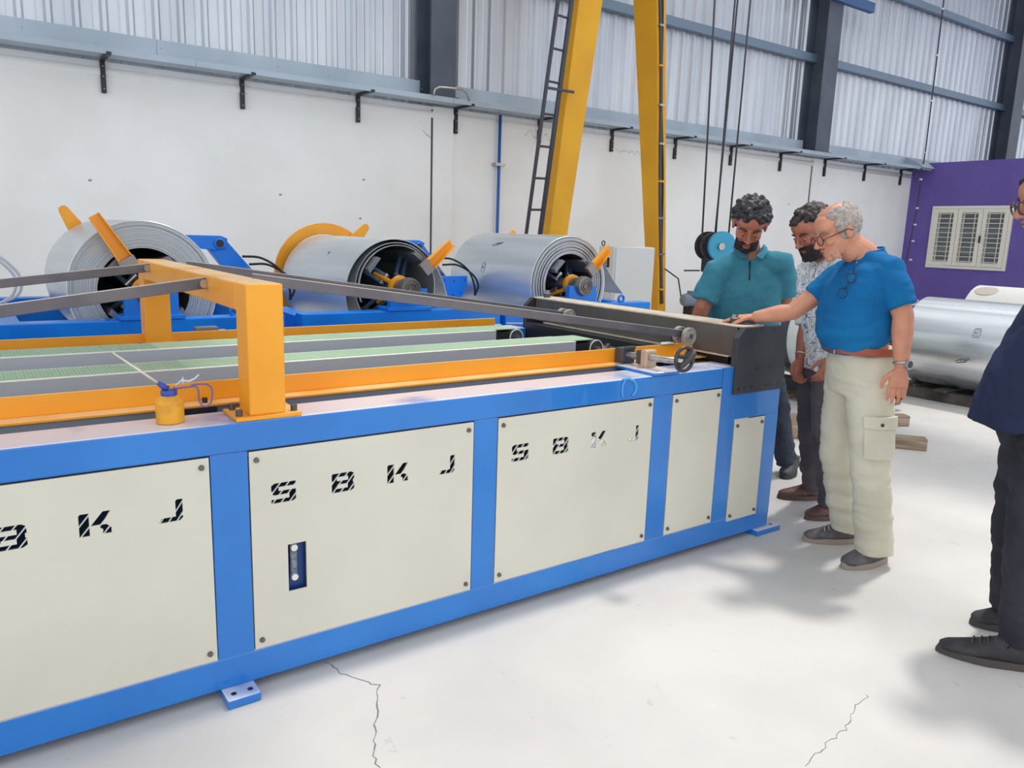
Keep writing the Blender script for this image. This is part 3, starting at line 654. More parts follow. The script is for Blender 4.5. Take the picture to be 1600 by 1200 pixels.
    MB().torus((ex-.02, ya-.008, ez-.025), (0, 1, 0), .034, .008, n=24, m=8).build('pivot_ring', B, d, smooth=True)
    MB().tube([(ex+.1, ya+.05, ez-.1), (ex+.26, ya+.03, 1.09)], .02, n=12).tube([(ex+.02, ya+.05, ez-.03), (ex+.12, ya+.05, ez-.12)], .012, n=8).build('cylinder_rod', STEEL, d, smooth=True)
    pl = MB().prism([(ex+.02, 1.115), (ex+.29, 1.115), (ex+.29, 1.04), (ex+.22, .90), (ex+.05, .90), (ex+.02, .98)], 'y', 5.86, 5.90).build('pivot_plate', B, d, bevel=.004)
    m = MB(); [m.cyl((ex+x_, 5.858, z_), (ex+x_, 5.861, z_), .007, n=10) for x_, z_ in ((.05, 1.08), (.26, 1.08), (.15, 1.07), (.06, 1.0), (.22, .97), (.14, .95))]; m.build('plate_holes', BLACK, pl)
    MB().prism([(ex-.3, .90), (ex+.3, .90), (ex+.25, 1.0), (ex-.05, 1.0)], 'y', 6.15, 6.32).build('arm_bracket', B, d, bevel=.004)
    for k in range(2):
        pts = [(ex+.12+.05*k, 6.1, 1.26-.06*k), (ex+.25+.05*k, 6.05, 1.25-.05*k), (ex+.38+.05*k, 6.0, 1.16-.04*k), (ex+.44+.04*k, 5.98, 1.02), (ex+.44, 5.97, .93)]
        MB().hose(pts, .009, n=8).build('hydraulic_hose', RUB, d, smooth=True)
    MB().torus((xc+.50, 5.07, .955), (0, 1, 0), .03, .011, n=24, m=8).build('lifting_eye', B, d, smooth=True)
    MB().tube([(xc-.8, 4.985, .80), (xc-.3, 4.98, .775), (xc+.2, 4.98, .80), (xc+.8, 4.985, .79)], .006, n=6).build('air_line', mat('line_white', (206, 208, 214), .5), d, smooth=True)
    return d
XC = {1: .93, 2: 2.65, 3: 4.30}
d4 = decoiler(-.79, 4, True)
m = MB().prism([(.08, 1.24), (-.1, 1.0), (-.1, .9), (.16, .9), (.16, 1.1)], 'y', 6.15, 6.3).build('swing_arm_post', BLUE2, d4, bevel=.006)
for k in range(2): MB().hose([(.08+.03*k, 6.1, 1.3), (.2+.035*k, 6.08, 1.24), (.3+.03*k, 6.06, 1.12), (.28+.03*k, 6.05, 1.0), (.17, 6.04, .93)], .009, n=8).build('hydraulic_hose', mat('hose_grey', (190, 192, 200), .4), d4, smooth=True)
for n in (1, 2, 3): decoiler(XC[n], n)

wrapm = mat('coil_edge_wraps', (176, 180, 184), .38, .5)
nt = wrapm.node_tree; b_ = nt.nodes['Principled BSDF']
tcn = [n for n in nt.nodes if n.type == 'TEX_COORD'][0]
sx = nt.nodes.new('ShaderNodeSeparateXYZ'); cbx = nt.nodes.new('ShaderNodeCombineXYZ'); ln = nt.nodes.new('ShaderNodeVectorMath'); ln.operation = 'LENGTH'
mu = nt.nodes.new('ShaderNodeMath'); mu.operation = 'MULTIPLY'; mu.inputs[1].default_value = 2*PI/.0062; si = nt.nodes.new('ShaderNodeMath'); si.operation = 'SINE'
n1 = nt.nodes.new('ShaderNodeTexNoise'); n1.noise_dimensions = '1D'; n1.inputs['Scale'].default_value = 140; n1.inputs['Detail'].default_value = 3
ad = nt.nodes.new('ShaderNodeMath'); ad.operation = 'MULTIPLY_ADD'; ad.inputs[1].default_value = .5; 
rp = nt.nodes.new('ShaderNodeValToRGB'); rp.color_ramp.elements[0].position = .05; rp.color_ramp.elements[0].color = rgb((136, 140, 146)); rp.color_ramp.elements[1].position = .8; rp.color_ramp.elements[1].color = rgb((214, 218, 221))
nt.links.new(tcn.outputs['Object'], sx.inputs[0]); nt.links.new(sx.outputs[0], cbx.inputs[0]); nt.links.new(sx.outputs[2], cbx.inputs[2]); nt.links.new(cbx.outputs[0], ln.inputs[0])
nt.links.new(ln.outputs['Value'], mu.inputs[0]); nt.links.new(mu.outputs[0], si.inputs[0]); nt.links.new(ln.outputs['Value'], n1.inputs['W'])
nt.links.new(si.outputs[0], ad.inputs[0]); nt.links.new(n1.outputs[0], ad.inputs[2]); nt.links.new(ad.outputs[0], rp.inputs[0]); nt.links.new(rp.outputs[0], b_.inputs['Base Color'])
BP = nt.nodes.new('ShaderNodeBump'); BP.inputs['Strength'].default_value = .5; BP.inputs['Distance'].default_value = .002
nt.links.new(ad.outputs[0], BP.inputs['Height']); nt.links.new(BP.outputs[0], b_.inputs['Normal'])

def coil(xc, yc, zc, ri, ro, L, label, group, body=GALV, edge=True, gaps=()):
    """outer skin and stepped wound edge; modelled about its own centre line"""
    t = thing('steel_coil', label, 'coil', (xc, yc, zc), group)
    o = MB().lathe((0, 0, 0), (0, 1, 0), [(0.002, ro-.012), (0, ro-.003), (.003, ro), (L-.003, ro), (L, ro-.003), (L-.002, ro-.012)], n=96, closed=False).build('outer_wrap', body, None, auto=True)
    o.parent = t
    if edge:
        prof = []; N = int((ro-ri)/.012); rnd = random.Random(int(xc*100))
        for i in range(N):
            r0 = ri+(ro-.004-ri)*i/N; r1 = ri+(ro-.004-ri)*(i+1)/N-.0012; dy = rnd.uniform(-.005, .005) + (rnd.choice((0, .012)) if gaps else 0)
            prof += [(dy, r0), (dy, r1), (dy+.02, r1+.0004), (dy+.02, r1+.0008)]
        prof += [(.05, ro-.006), (L-.05, ro-.006), (L-.004, ro-.01), (L-.004, ri), ]
        e = MB().lathe((0, 0, 0), (0, 1, 0), prof, n=96).build('wound_edge', wrapm, None, auto=True); e.parent = t
        b = MB().lathe((0, 0, 0), (0, 1, 0), [(.01, ri-.003), (L-.01, ri-.003)], n=64, closed=False).build('coil_bore', mat('bore_dark', (80, 78, 78), .5, .4), None, smooth=True); b.parent = t
    return t
def strip(t, pts, y0, y1, m_, name='loose_strip', th=.002):
    m = MB()
    P = [Vector((p[0], 0, p[1])) for p in pts]
    A = []; 
    for i, p in enumerate(P):
        d = (P[min(i+1, len(P)-1)]-P[max(i-1, 0)]).normalized(); nrm = Vector((-d.z, 0, d.x))*th
        A.append([m.bm.verts.new((p.x, y0, p.z)), m.bm.verts.new((p.x, y1, p.z)), m.bm.verts.new((p.x+nrm.x, y1, p.z+nrm.z)), m.bm.verts.new((p.x+nrm.x, y0, p.z+nrm.z))])
    for a, b in zip(A[:-1], A[1:]):
        for k in range(4): m.bm.faces.new((a[k], a[(k+1) % 4], b[(k+1) % 4], b[k]))
    m.bm.faces.new(A[0]); m.bm.faces.new(A[-1][::-1])
    o = m.build(name, m_, None, auto=True); o.parent = t; return o
CG = 'galvanised coils on the blue decoilers'
c1 = coil(XC[1], YF, 1.08, .262, .425, 1.30, 'thick grey galvanised coil on the leftmost stand, behind the gantry post', CG)
c3 = coil(XC[3]+.0, YF, 1.08, .262, .412, 1.30, 'shiny galvanised coil on the right-hand stand, with loose strip sloping down', CG, GALV, gaps=True)
pts = [(.412*math.cos(a), .412*math.sin(a)) for a in [math.radians(100-5*k) for k in range(13)]]
last = pts[-1]
pts = [(p[0]*1.003, p[1]*1.003) for p in pts] + [(last[0]+.06, last[1]-.062), (last[0]+.2, last[1]-.235), (last[0]+.33, last[1]-.36)]
strip(c3, pts, .004, 1.296, GALV)
m = MB()     # faint ink marks on the coil skins
def ink(t, xc, ro, a, y, segs, w=.003, col='ink'):
    m = MB()
    for s_ in segs:
        q = [Vector(((ro+.001)*math.cos(a+v/ro), y+u, (ro+.001)*math.sin(a+v/ro))) for u, v in s_]
        m.tube(q, w, n=5)
    o = m.build('ink_mark', mat('ink', (70, 74, 92), .6), None); o.parent = t
SEAL = [[(-.03, -.03), (.03, -.03), (.03, .03), (-.03, .03), (-.03, -.03)], [(-.015, -.015), (.0, .012), (.015, -.015)], [(.012, -.01), (.018, .01)], [(-.028, .045), (.028, .045)], [(-.028, -.045), (.028, -.045)]]
SCR = [[(-.06, -.015), (-.03, .012), (-.045, -.02), (-.01, .018), (-.02, -.015), (.02, .018), (.01, -.01), (.07, .03)], [(-.03, .02), (.06, .04)]]
ink(c3, 0, .412, math.radians(165), .75, SEAL, .002); ink(c3, 0, .412, math.radians(128), .72, SCR, .0022)

# nearly empty coil: thin flared shell
c2 = thing('steel_coil', 'thin-walled nearly empty coil on the middle stand, open end showing the hub', 'coil', (XC[2], YF, 1.08), CG)
def arc(r0, a0, a1, n, r1=None): 
    r1 = r0 if r1 is None else r1
    return [((r0+(r1-r0)*k/n)*math.cos(math.radians(a0+(a1-a0)*k/n)), (r0+(r1-r0)*k/n)*math.sin(math.radians(a0+(a1-a0)*k/n))) for k in range(n+1)]
inner = arc(.315, -80, 330, 60, .345)
strip(c2, inner, .0, 1.3, GALV, 'inner_wrap', .004)
outer = [( -.02+p[0], p[1]-.04) for p in arc(.40, 232, 60, 40, .385)]
e = outer[-1]; tail = [(e[0]+.06, e[1]-.045), (e[0]+.14, e[1]-.13), (e[0]+.205, e[1]-.25), (e[0]+.25, e[1]-.38), (e[0]+.28, e[1]-.47)]
strip(c2, outer[::1] + tail, -.02, 1.3, GALV, 'outer_wrap', .004)
strip(c2, arc(.305, 200, 20, 24), -.01, .02, mat('edge_pale', (214, 216, 216), .4, .3), 'cut_edge', .003)  # pale cut edge of the inner wrap
ink(c2, 0, .387, math.radians(150), .55, [[(-.03, -.05), (-.02, -.05), (-.02, .05), (-.03, .05), (-.03, -.05)], [(-.026, -.03), (-.026, .03)]], .0022)

# floor coils at the right
def floor_coil(xc, y0, L, ro, label, z, body):
    t = coil(xc, y0, z+ro, .25, ro, L, label, 'coils lying on the floor before the purple wall', body)
    return t
sk = thing('timber_skid', 'dark timber skid under the large shiny coil by the purple wall', 'skid', (8.1, 3.3, 0))
for dx in (-.24, .24): MB().box(8.07+dx-.06, 8.07+dx+.06, 2.65, 4.12, 0, .10).build('skid_beam', DWOOD, sk, bevel=.006)
for k in range(4): MB().box(7.72, 8.42, 2.75+k*.4, 2.87+k*.4, .10, .125).build('skid_plank', DWOOD, sk, bevel=.004)
cbig = floor_coil(8.07, 2.70, 1.30, .435, 'large shiny galvanised coil lying on dark timber before the purple wall', .126, GALV2)
ink(cbig, 0, .435, math.radians(158), .62, SEAL, .0028)
ink(cbig, 0, .435, math.radians(193), .70, SCR, .004)
cw_ = floor_coil(9.75, 2.96, 1.30, .43, 'white-wrapped coil lying behind the large shiny coil', .212, mat('white_wrap', (236, 234, 226), .5))
MB().ell((9.75+.43*math.cos(math.radians(118)), 4.1, .642+.43*math.sin(math.radians(118))), (.09, .13, .003), Matrix.Rotation(math.radians(-28), 3, 'Y')).build('damp_stain', mat('stain_brown', (206, 196, 184), .7), cw_)
sk2 = thing('timber_skid', 'timber skid under the white-wrapped coil', 'skid', (9.75, 3.5, 0))
for dx in (-.24, .24): MB().box(9.75+dx-.06, 9.75+dx+.06, 3.0, 4.2, 0, .22).build('skid_beam', DWOOD, sk2, bevel=.006)
# wrapped coil with green bands behind the men
wl = mat('coil_wrap_paper', (222, 226, 222), .55, col2=(206, 212, 208), scale=2)
sc_ = coil(6.75, 3.72, .62, .25, .40, .95, 'white-wrapped coil with dark and green bands behind the men', 'banded coils', wl)
for y, w, mm in ((.25, .09, mat('band_black', (66, 68, 76), .5)), (.44, .012, mat('band_green', (60, 150, 120), .5)), (.54, .012, MATS['band_green']), (.14, .012, MATS['band_green'])):
    o = MB().lathe((0, 0, 0), (0, 1, 0), [(.95-y, .401), (.95-y, .4045), (.95-y+w, .4045), (.95-y+w, .401)], n=80).build('strap_band', mm, None, auto=True); o.parent = sc_
sk3 = thing('timber_skid', 'black and raw timber skid under the green-banded coil', 'skid', (6.75, 4.1, 0))
for dx in (-.26, .26): MB().box(6.75+dx-.06, 6.75+dx+.06, 3.6, 4.75, .10, .225).build('skid_beam', BLACK, sk3, bevel=.005)
for y in (3.75, 4.45): MB().box(6.2, 7.3, y, y+.1, 0, .10).build('skid_bearer', WOOD, sk3, bevel=.005)
for i, (x, y, r, L) in enumerate(((5.95, 3.55, .5, 1.2), (5.5, 3.15, .9, 1.0))):
    t = thing('timber_beam', ('raw timber beam on the floor between the black shear plate and the men', 'shorter raw timber beam on the floor nearer the machine end')[i], 'timber', (x, y, 0))
    a = MB().box(-L/2, L/2, -.05, .05, 0, .09).build('beam', WOOD, None, bevel=.006); a.parent = t; t.rotation_euler.z = -r
# bucket by the wall
bu = thing('paint_bucket', 'white paint bucket with blue label at the foot of the purple wall', 'bucket', (16.75, 8.7, 0))
MB().lathe((16.75, 8.7, 0), (0, 0, 1), [(0, 0), (0, .14), (.3, .16), (.31, .175), (.36, .175), (.36, .16), (.02, .13), (.02, 0)], n=28, closed=False).build('pail', mat('bucket_white', (226, 228, 230), .45), bu, auto=True)
MB().lathe((16.75, 8.7, .08), (0, 0, 1), [(0, .147), (0, .149), (.16, .160), (.16, .157)], n=28).build('label_band', mat('bucket_blue', (40, 90, 170), .5), bu, smooth=True)

# ================================================================== CRANE
cr = thing('gantry_crane', 'tall yellow A-frame crane legs with a black ladder against the white wall', 'crane', (6.9, 7.7, 0))
def leg(fb, ft, db, dt, zb, zt, y=7.6):
    # fb/ft: (x0,x1) of the front face at the bottom and top, extended linearly
    (a0, a1), (b0, b1) = fb, ft
    return MB().hexa([(a0, y, zb), (a1, y, zb), (a1, y+db, zb), (a0, y+db, zb), (b0, y, zt), (b1, y, zt), (b1, y+dt, zt), (b0, y+dt, zt)])
def ext(z, z1, z2, v1, v2): return v1+(v2-v1)*(z-z1)/(z2-z1)
zt = 6.6; zb = .28
L_ = [(ext(z, 1.47, 4.22, 5.935, 6.244), ext(z, 1.47, 4.27, 6.217, 6.611)) for z in (zb, zt)]
leg(L_[0], L_[1], .22, .17, zb, zt).build('crane_leg', CRY, cr, bevel=.008)
R2 = [(ext(z, .54, 4.45, 7.903, 7.519), ext(z, .54, 4.48, 8.055, 7.678)) for z in (zb, zt)]
leg(R2[0], R2[1], .19, .55, zb, zt).build('crane_leg', CRY, cr, bevel=.008)
MB().box(5.5, 9.2, 7.5, 7.85, .12, .30).build('end_carriage', CRY, cr, bevel=.01)
for x in (5.8, 8.9): MB().cyl((x, 7.58, .11), (x, 7.77, .11), .11, n=28).build('carriage_wheel', DARK, cr, auto=True)
MB().box(6.0, 8.4, 7.6, 8.0, zt-.02, zt+.35).build('head_beam', CRY, cr)
# conduits down the right leg
def xr(z, q): return ext(z, .54, 4.45, 7.903, 7.519)+.15*q
MB().tube([(xr(z, .28)+.012*math.sin(z*2.2), 7.585, z) for z in [.6+.25*k for k in range(24)]], .022, n=8).build('cable_bundle', mat('cable_grey', (72, 70, 74), .6), cr, smooth=True)
MB().tube([(xr(z, .45)+.012*math.sin(z*3+1), 7.58, z) for z in [.6+.25*k for k in range(24)]], .012, n=8).build('cable_bundle', RUB, cr, smooth=True)
for k in range(12):
    z = .8+.48*k; MB().box(xr(z, .05), xr(z, .6), 7.556, 7.599, z-.012, z+.012).build('cable_tie', STEEL if k % 3 else CRY, cr)
MB().tube([(xr(1.05, .7), 7.57, 1.08), (8.16, 7.5, .95), (8.2, 7.45, .66), (8.24, 7.4, .6), (8.3, 7.42, .63)], .010, n=8).build('motor_cable', RUB, cr, smooth=True)
# drive motor
mcx, mz = 8.36, .66
mo = MB().cyl((mcx-.16, 7.4, mz), (mcx+.10, 7.4, mz), .085, n=28).build('drive_motor', mat('motor_grey', (126, 142, 152), .45, .2), cr, auto=True)
MB().ell((mcx-.16, 7.4, mz), (.035, .082, .082)).build('fan_cowl', MATS['motor_grey'], mo, smooth=True)
m = MB()
for k in range(14):
    a = 2*PI*k/14; m.box(mcx-.12, mcx+.08, 7.4+.088*math.cos(a)-.004, 7.4+.088*math.cos(a)+.004, mz+.088*math.sin(a)-.006, mz+.088*math.sin(a)+.006)
m.build('cooling_fin', MATS['motor_grey'], mo)
MB().box(mcx-.06, mcx+.04, 7.35, 7.45, mz+.08, mz+.125).build('terminal_box', MATS['motor_grey'], mo, bevel=.004)
MB().cyl((mcx+.10, 7.4, mz), (mcx+.22, 7.4, mz), .055, n=20).box(mcx+.2, mcx+.42, 7.32, 7.5, .3, mz+.07).build('gear_box', mat('gear_dark', (80, 78, 82), .5), mo, bevel=.006)
MB().box(mcx-.08, mcx+.06, 7.33, 7.48, .3, mz-.08).build('motor_base', BLACK, mo)
# ladder with cage stile
def lx(z): return ext(z, 1.46, 4.125, 5.512, 5.86)
def rx_(z): return ext(z, 1.467, 4.18, 5.76, 6.10)
ldm = mat('ladder_dark', (62, 62, 72), .5)
ld = MB().tube([(lx(.3), 7.5, .3), (lx(zt), 7.5, zt)], .018, n=8).tube([(rx_(.3), 7.56, .3), (rx_(zt), 7.56, zt)], .030, n=8).tube([(lx(.3)+.07, 7.62, .3), (lx(zt)+.05, 7.62, zt)], .008, n=6).build('ladder', ldm, cr, smooth=True)
for k in range(16):
    z = .68+.365*k
    if z < zt-.1: MB().cyl((lx(z), 7.5, z), (rx_(z), 7.56, z+.01), .014, n=8).build('ladder_rung', ldm, ld, smooth=True)
for z in (3.2, 5.1): MB().box(lx(z)-.01, lx(z)+.42, 7.51, 7.53, z-.05, z-.02).build('ladder_strut', ldm, ld)

# hook block with ropes
hk = thing('hook_block', 'blue and black crane hook block on steel ropes behind the man in teal', 'hook block', (6.49, 5.5, 1.28))
hbm = mat('block_cyan', (46, 150, 186), .4)
for i, (y, mm, r) in enumerate(((5.40, hbm, .155), (5.46, RUB, .15), (5.52, mat('sheave_brown', (88, 76, 74), .5, .3), .14), (5.58, RUB, .15), (5.64, hbm, .15))):
    MB().lathe((6.49+(.08 if i == 4 else -.03*i*.0), y, 1.43), (0.35, 1, 0), [(-.02, .02), (-.02, r), (-.008, r), (0, r-.02), (.008, r), (.02, r), (.02, .02)], n=36).build('block_side_plate' if i in (0, 4) else 'rope_sheave', mm, hk, auto=True)
MB().cyl((6.45, 5.36, 1.43), (6.56, 5.70, 1.43), .035, n=16).build('sheave_pin', STEEL, hk)
MB().box(6.42, 6.56, 5.45, 5.6, 1.16, 1.32).build('hook_crosshead', BLACK, hk, bevel=.01)
MB().tube([(6.49, 5.52, 1.17), (6.49, 5.52, 1.10), (6.54, 5.52, 1.04), (6.56, 5.52, .98), (6.52, 5.52, .91), (6.46, 5.52, .91), (6.42, 5.52, .96)], [.03, .028, .032, .036, .034, .026, .012], n=12).build('hook', BLACK, hk, smooth=True)
MB().box(6.08, 6.3, 5.5, 5.52, 1.17, 1.185).build('latch_bar', BLACK, hk)
ropem = mat('wire_rope', (74, 74, 80), .5, .4)
for (a, b) in (((6.297, 1.45), (6.13, 6.2)), ((6.49, 1.5), (6.61, 6.2)), ((6.50, 1.5), (6.52, 6.2)), ((6.705, 1.45), (6.78, 6.2))):
    MB().cyl((a[0], 5.5, a[1]), (b[0], 5.5, b[1]), .0095, n=8).build('wire_rope', ropem, hk, smooth=True)

# cabinet
cbn = thing('control_cabinet', 'light grey control cabinet standing in front of the right crane leg', 'cabinet', (6.95, 7.3, .15))
MB().box(6.60, 7.28, 7.14, 7.42, .15, 1.375).build('cabinet_body', CREAMBOX, cbn, bevel=.006)
MB().box(6.62, 7.275, 7.118, 7.14, .17, 1.368).build('cabinet_door', CREAMBOX, cbn, bevel=.004)
MB().box(6.592, 6.602, 7.22, 7.32, 1.12, 1.24).build('isolator_switch', BLACK, cbn, bevel=.003)
MB().box(6.584, 6.594, 7.25, 7.285, 1.14, 1.22).build('switch_handle', STEEL, cbn, bevel=.003)
MB().torus((6.63, 7.38, 1.41), (1, 0, 0), .028, .007, n=20, m=8).build('lifting_ring', BLACK, cbn, smooth=True)
MB().box(6.56, 7.32, 7.1, 7.46, 0, .15).build('cabinet_plinth', BLACK, cbn)

# ================================================================== PEOPLE
def remesh(mb, name, m_, parent, voxel, smooth=3, wrinkle=0.0, wsc=(9, 9, 5), factor=.5, post=None):
    bmesh.ops.recalc_face_normals(mb.bm, faces=mb.bm.faces)
    me = bpy.data.meshes.new(name+'_src'); mb.bm.to_mesh(me); mb.bm.free()
    o = bpy.data.objects.new(name, me); COL.objects.link(o)
    r = o.modifiers.new('r', 'REMESH'); r.mode = 'VOXEL'; r.voxel_size = voxel
    s = o.modifiers.new('s', 'SMOOTH'); s.iterations = smooth; s.factor = factor
    dg = bpy.context.evaluated_depsgraph_get()
    me2 = bpy.data.meshes.new_from_object(o.evaluated_get(dg)); me2.name = name
    o.modifiers.clear(); o.data = me2; bpy.data.meshes.remove(me)
    if wrinkle:
        ns = [v.normal.copy() for v in me2.vertices]
        for v, n_ in zip(me2.vertices, ns):
            q = Vector((v.co.x*wsc[0], v.co.y*wsc[1], v.co.z*wsc[2]))
            w = abs(noise.noise(q)) + .5*abs(noise.noise(q*2.3+Vector((5, 3, 1))))
            v.co += n_*((w-.35)*wrinkle)
    if post: post(me2)
    me2.materials.clear(); me2.materials.append(m_)
    for p in me2.polygons: p.use_smooth = True
    me2.transform(Matrix.Translation(-worldloc(parent))); o.parent = parent
    return o
def hand(mb, wr, d, palm_n, thumb_side, curl=.5, spread=.012, L=.185, pts=None):
    """palm plus five separate bent fingers; d = wrist-to-finger direction, palm_n = side the palm faces"""
    wr = Vector(wr); d = Vector(d).normalized(); n = Vector(palm_n); n = (n - d*n.dot(d)).normalized(); s = d.cross(n)*thumb_side
    pl = L*.5
    mb.loft([(wr-d*.02, .023, .019), (wr+d*.01, .026, .019), (wr+d*pl*.4, .036, .017), (wr+d*pl*.85, .041, .015), (wr+d*pl, .038, .012)], s, n=14)
    for i, (off, ln, ba) in enumerate(((.030, .86, 0), (.0105, 1.0, .0), (-.010, .94, 0), (-.029, .74, 0))):
        a = wr + d*(pl*.82) + s*off; fl = L*.5*ln; q = a; dd = d + s*off*1.2; pts_ = [q]; ang = 0
        for k, seg in enumerate((.46, .30, .24)):
            ang += curl*(.55, .75, .6)[k]*(1+.12*i)
            q = q + (dd*math.cos(ang) + n*math.sin(ang)).normalized()*fl*seg*1.08; pts_.append(q)
        mb.tube([pts_[0]-d*.015]+pts_, [.0088, .0092, .0086, .0078, .0055], n=10)
    t0 = wr + d*pl*.28 + s*.026; t1 = t0 + (d*.7+s*.75+n*.25).normalized()*.038; t2 = t1 + (d+s*.28+n*.4).normalized()*.030; t3 = t2 + (d+n*.5).normalized()*.024
    mb.tube([t0-d*.01-s*.01, t0, t1, t2, t3], [.012, .0125, .0105, .0095, .006], n=10)
def head(mb, c, f, u, sc=1.0, bald=False):
    c = Vector(c); f = Vector(f).normalized(); u = Vector(u); u = (u-f*u.dot(f)).normalized(); l = u.cross(f)
    M = Matrix((f, l, u)).transposed()
    W = lambda x, y, z: c + (f*x + l*y + u*z)*sc
    E = lambda p, r: mb.ell(W(*p), tuple(k*sc for k in r), M, n=18)
    E((-.012, 0, .036), (.098, .076, .086)); E((.028, 0, -.022), (.066, .064, .088)); E((.030, 0, -.070), (.058, .052, .042))
    E((.072, 0, -.096), (.022, .026, .019)); E((.074, 0, .020), (.021, .050, .011)); E((.05, 0, .045), (.045, .062, .05))
    for s_ in (-1, 1):
        E((.064, .036*s_, -.022), (.028, .024, .020)); E((-.006, .078*s_, -.006), (.017, .009, .031)); E((-.012, .083*s_, .006), (.014, .006, .018))
        E((.100, .0125*s_, -.033), (.011, .009, .008)); E((.077, .030*s_, -.002), (.013, .016, .009))
    mb.tube([W(.088, 0, .018), W(.098, 0, .0), W(.110, 0, -.018), W(.118, 0, -.029), W(.108, 0, -.036)], [.008*sc, .009*sc, .0105*sc, .0125*sc, .009*sc], n=10)
    E((.091, 0, -.056), (.012, .024, .0065)); E((.088, 0, -.068), (.012, .021, .0075)); E((.084, 0, -.080), (.012, .018, .006))
    return W, M
def face_bits(W, M, t, sc, brow, lid, eye=True):
    for s_ in (-1, 1):
        MB().tube([W(.093, .014*s_, .020), W(.093, .030*s_, .027), W(.082, .047*s_, .024), W(.070, .056*s_, .016)], [.0035, .0052, .0045, .002], n=6).build('eyebrow', brow, t, smooth=True)
        if eye:
            e = MB().ell(W(.0825, .0305*s_, -.002), (.0105*sc, .0135*sc, .0075*sc), M, n=14).build('eye', mat('eye_white', (214, 206, 198), .25), t, smooth=True)
            MB().ell(W(.0912, .0305*s_, -.0085), (.0022*sc, .005*sc, .0035*sc), M, n=10).build('iris', mat('iris_dark', (36, 24, 20), .2), e, smooth=True)
            MB().ell(W(.0850, .0305*s_, .0012), (.0112*sc, .0150*sc, .0078*sc), M, n=12).build('eyelid', lid, t, smooth=True)
    MB().tube([W(.1005, -.021, -.0615), W(.1035, -.008, -.0615), W(.1035, .008, -.0615), W(.1005, .021, -.0615)], [.001, .0022, .0022, .001], n=6).build('mouth_line', mat('lip_dark', (120, 66, 58), .5), t, smooth=True)
def curls(mb, W, M, sc, n, rng, seed, r=.014, zmin=-.02, front=.06, jitter=.006, R=(.104, .084, .092), back=-.03, side_min=None):
    rnd = random.Random(seed); k = 0
    while k < n:
        a = rnd.uniform(-PI, PI); z = rnd.uniform(-1, 1); q = math.sqrt(1-z*z)
        x, y, zz = -.012+R[0]*q*math.cos(a), R[1]*q*math.sin(a), .036+R[2]*z
        lim = zmin + (x+.012)/R[0]*front if x > -.02 else back
        if zz < lim: continue
        mb.ell(W(x+rnd.uniform(-jitter, jitter), y+rnd.uniform(-jitter, jitter), zz+rnd.uniform(-jitter, jitter)), r*sc*rnd.uniform(.75, 1.2), n=8); k += 1
def cap(mb, W, M, sc, R, c=(-.018, 0, .044)):
    mb.ell(W(*c), tuple(k*sc for k in R), M, n=24)
def limb(mb, pts, rr, side, n=16, sq=1.0):
    P = [Vector(p) for p in pts]; mb.loft([(p, r, r*sq) for p, r in zip(P, rr)], side, n)
def lerp(a, b, t): return Vector(a).lerp(Vector(b), t)
def shoe(t, heel, toe, m_up, m_sole, w=.048, h=.085, laces=None, name='shoe'):
    heel = Vector((heel[0], heel[1], 0)); toe = Vector((toe[0], toe[1], 0)); d = toe-heel; L = d.length; d.normalize(); s = Vector((-d.y, d.x, 0)); Z = Vector((0, 0, 1))
    mb = MB(); P = lambda a, b, c: heel + d*(a*L) + s*b + Z*c
    mb.loft([(P(.02, 0, .045), w*.55, .026), (P(.10, 0, .062), w*.80, .046), (P(.24, 0, .064), w*.84, .052), (P(.40, 0, .058), w*.88, .046), (P(.56, 0, .046), w*1.0, .036), (P(.74, 0, .037), w*1.02, .027), (P(.90, 0, .032), w*.82, .021), (P(.985, 0, .028), w*.45, .013)], s, 18)
    mb.loft([(P(.20, 0, .05), w*.78, .045*1.3), (P(.17, 0, h), w*.74, .05), (P(.165, 0, h+.03), w*.76, .052)], s, 16)
    o = remesh(mb, name, m_up, t, .006, 3)
    out = []
    N = 28
    for k in range(N):
        a = 2*PI*k/N; x = .5+.5*math.cos(a); wid = w*(.86 + .20*math.sin(min(1, x)*PI*.75)) 
        if x < .3: wid = w*.86
        if .35 < x < .5: wid *= .93
        out.append(P(x*1.03-.01, 0, 0) + s*(wid*math.sin(a)*(1.0 if abs(math.cos(a)) < .8 else 1.05)))
    m = MB(); A = [m.bm.verts.new(p+Z*.001) for p in out]; B = [m.bm.verts.new(p+Z*.012) for p in out]; C_ = [m.bm.verts.new(p+(heel+d*L*.5-p)*.04+Z*.028) for p in out]
    m.bm.faces.new(A[::-1]); m.bm.faces.new(C_)
    for k in range(N):
        m.bm.faces.new((A[k], A[(k+1) % N], B[(k+1) % N], B[k])); m.bm.faces.new((B[k], B[(k+1) % N], C_[(k+1) % N], C_[k]))
    m.build('sole', m_sole, o, auto=True)
    if laces:
        for k in range(5):
            x = .34+.075*k; z = .113-.085*(x-.26)
            MB().tube([P(x, -w*.55, z-.014), P(x+.01, -w*.2, z+.001), P(x+.035, w*.25, z), P(x+.04, w*.55, z-.016)], .0028, n=6).build('lace', laces, o, smooth=True)
        MB().tube([P(.33, .0, .088), P(.30, .03, .100), P(.345, .045, .085), P(.34, .005, .092), P(.30, -.03, .100), P(.36, -.04, .085)], .0026, n=6).build('lace', laces, o, smooth=True)
    return o
def skin(name, c1, c2): return mat(name, c1, .5, col2=c2, scale=14, detail=3, lo=.3, hi=.7, bump=.05, bscale=120)

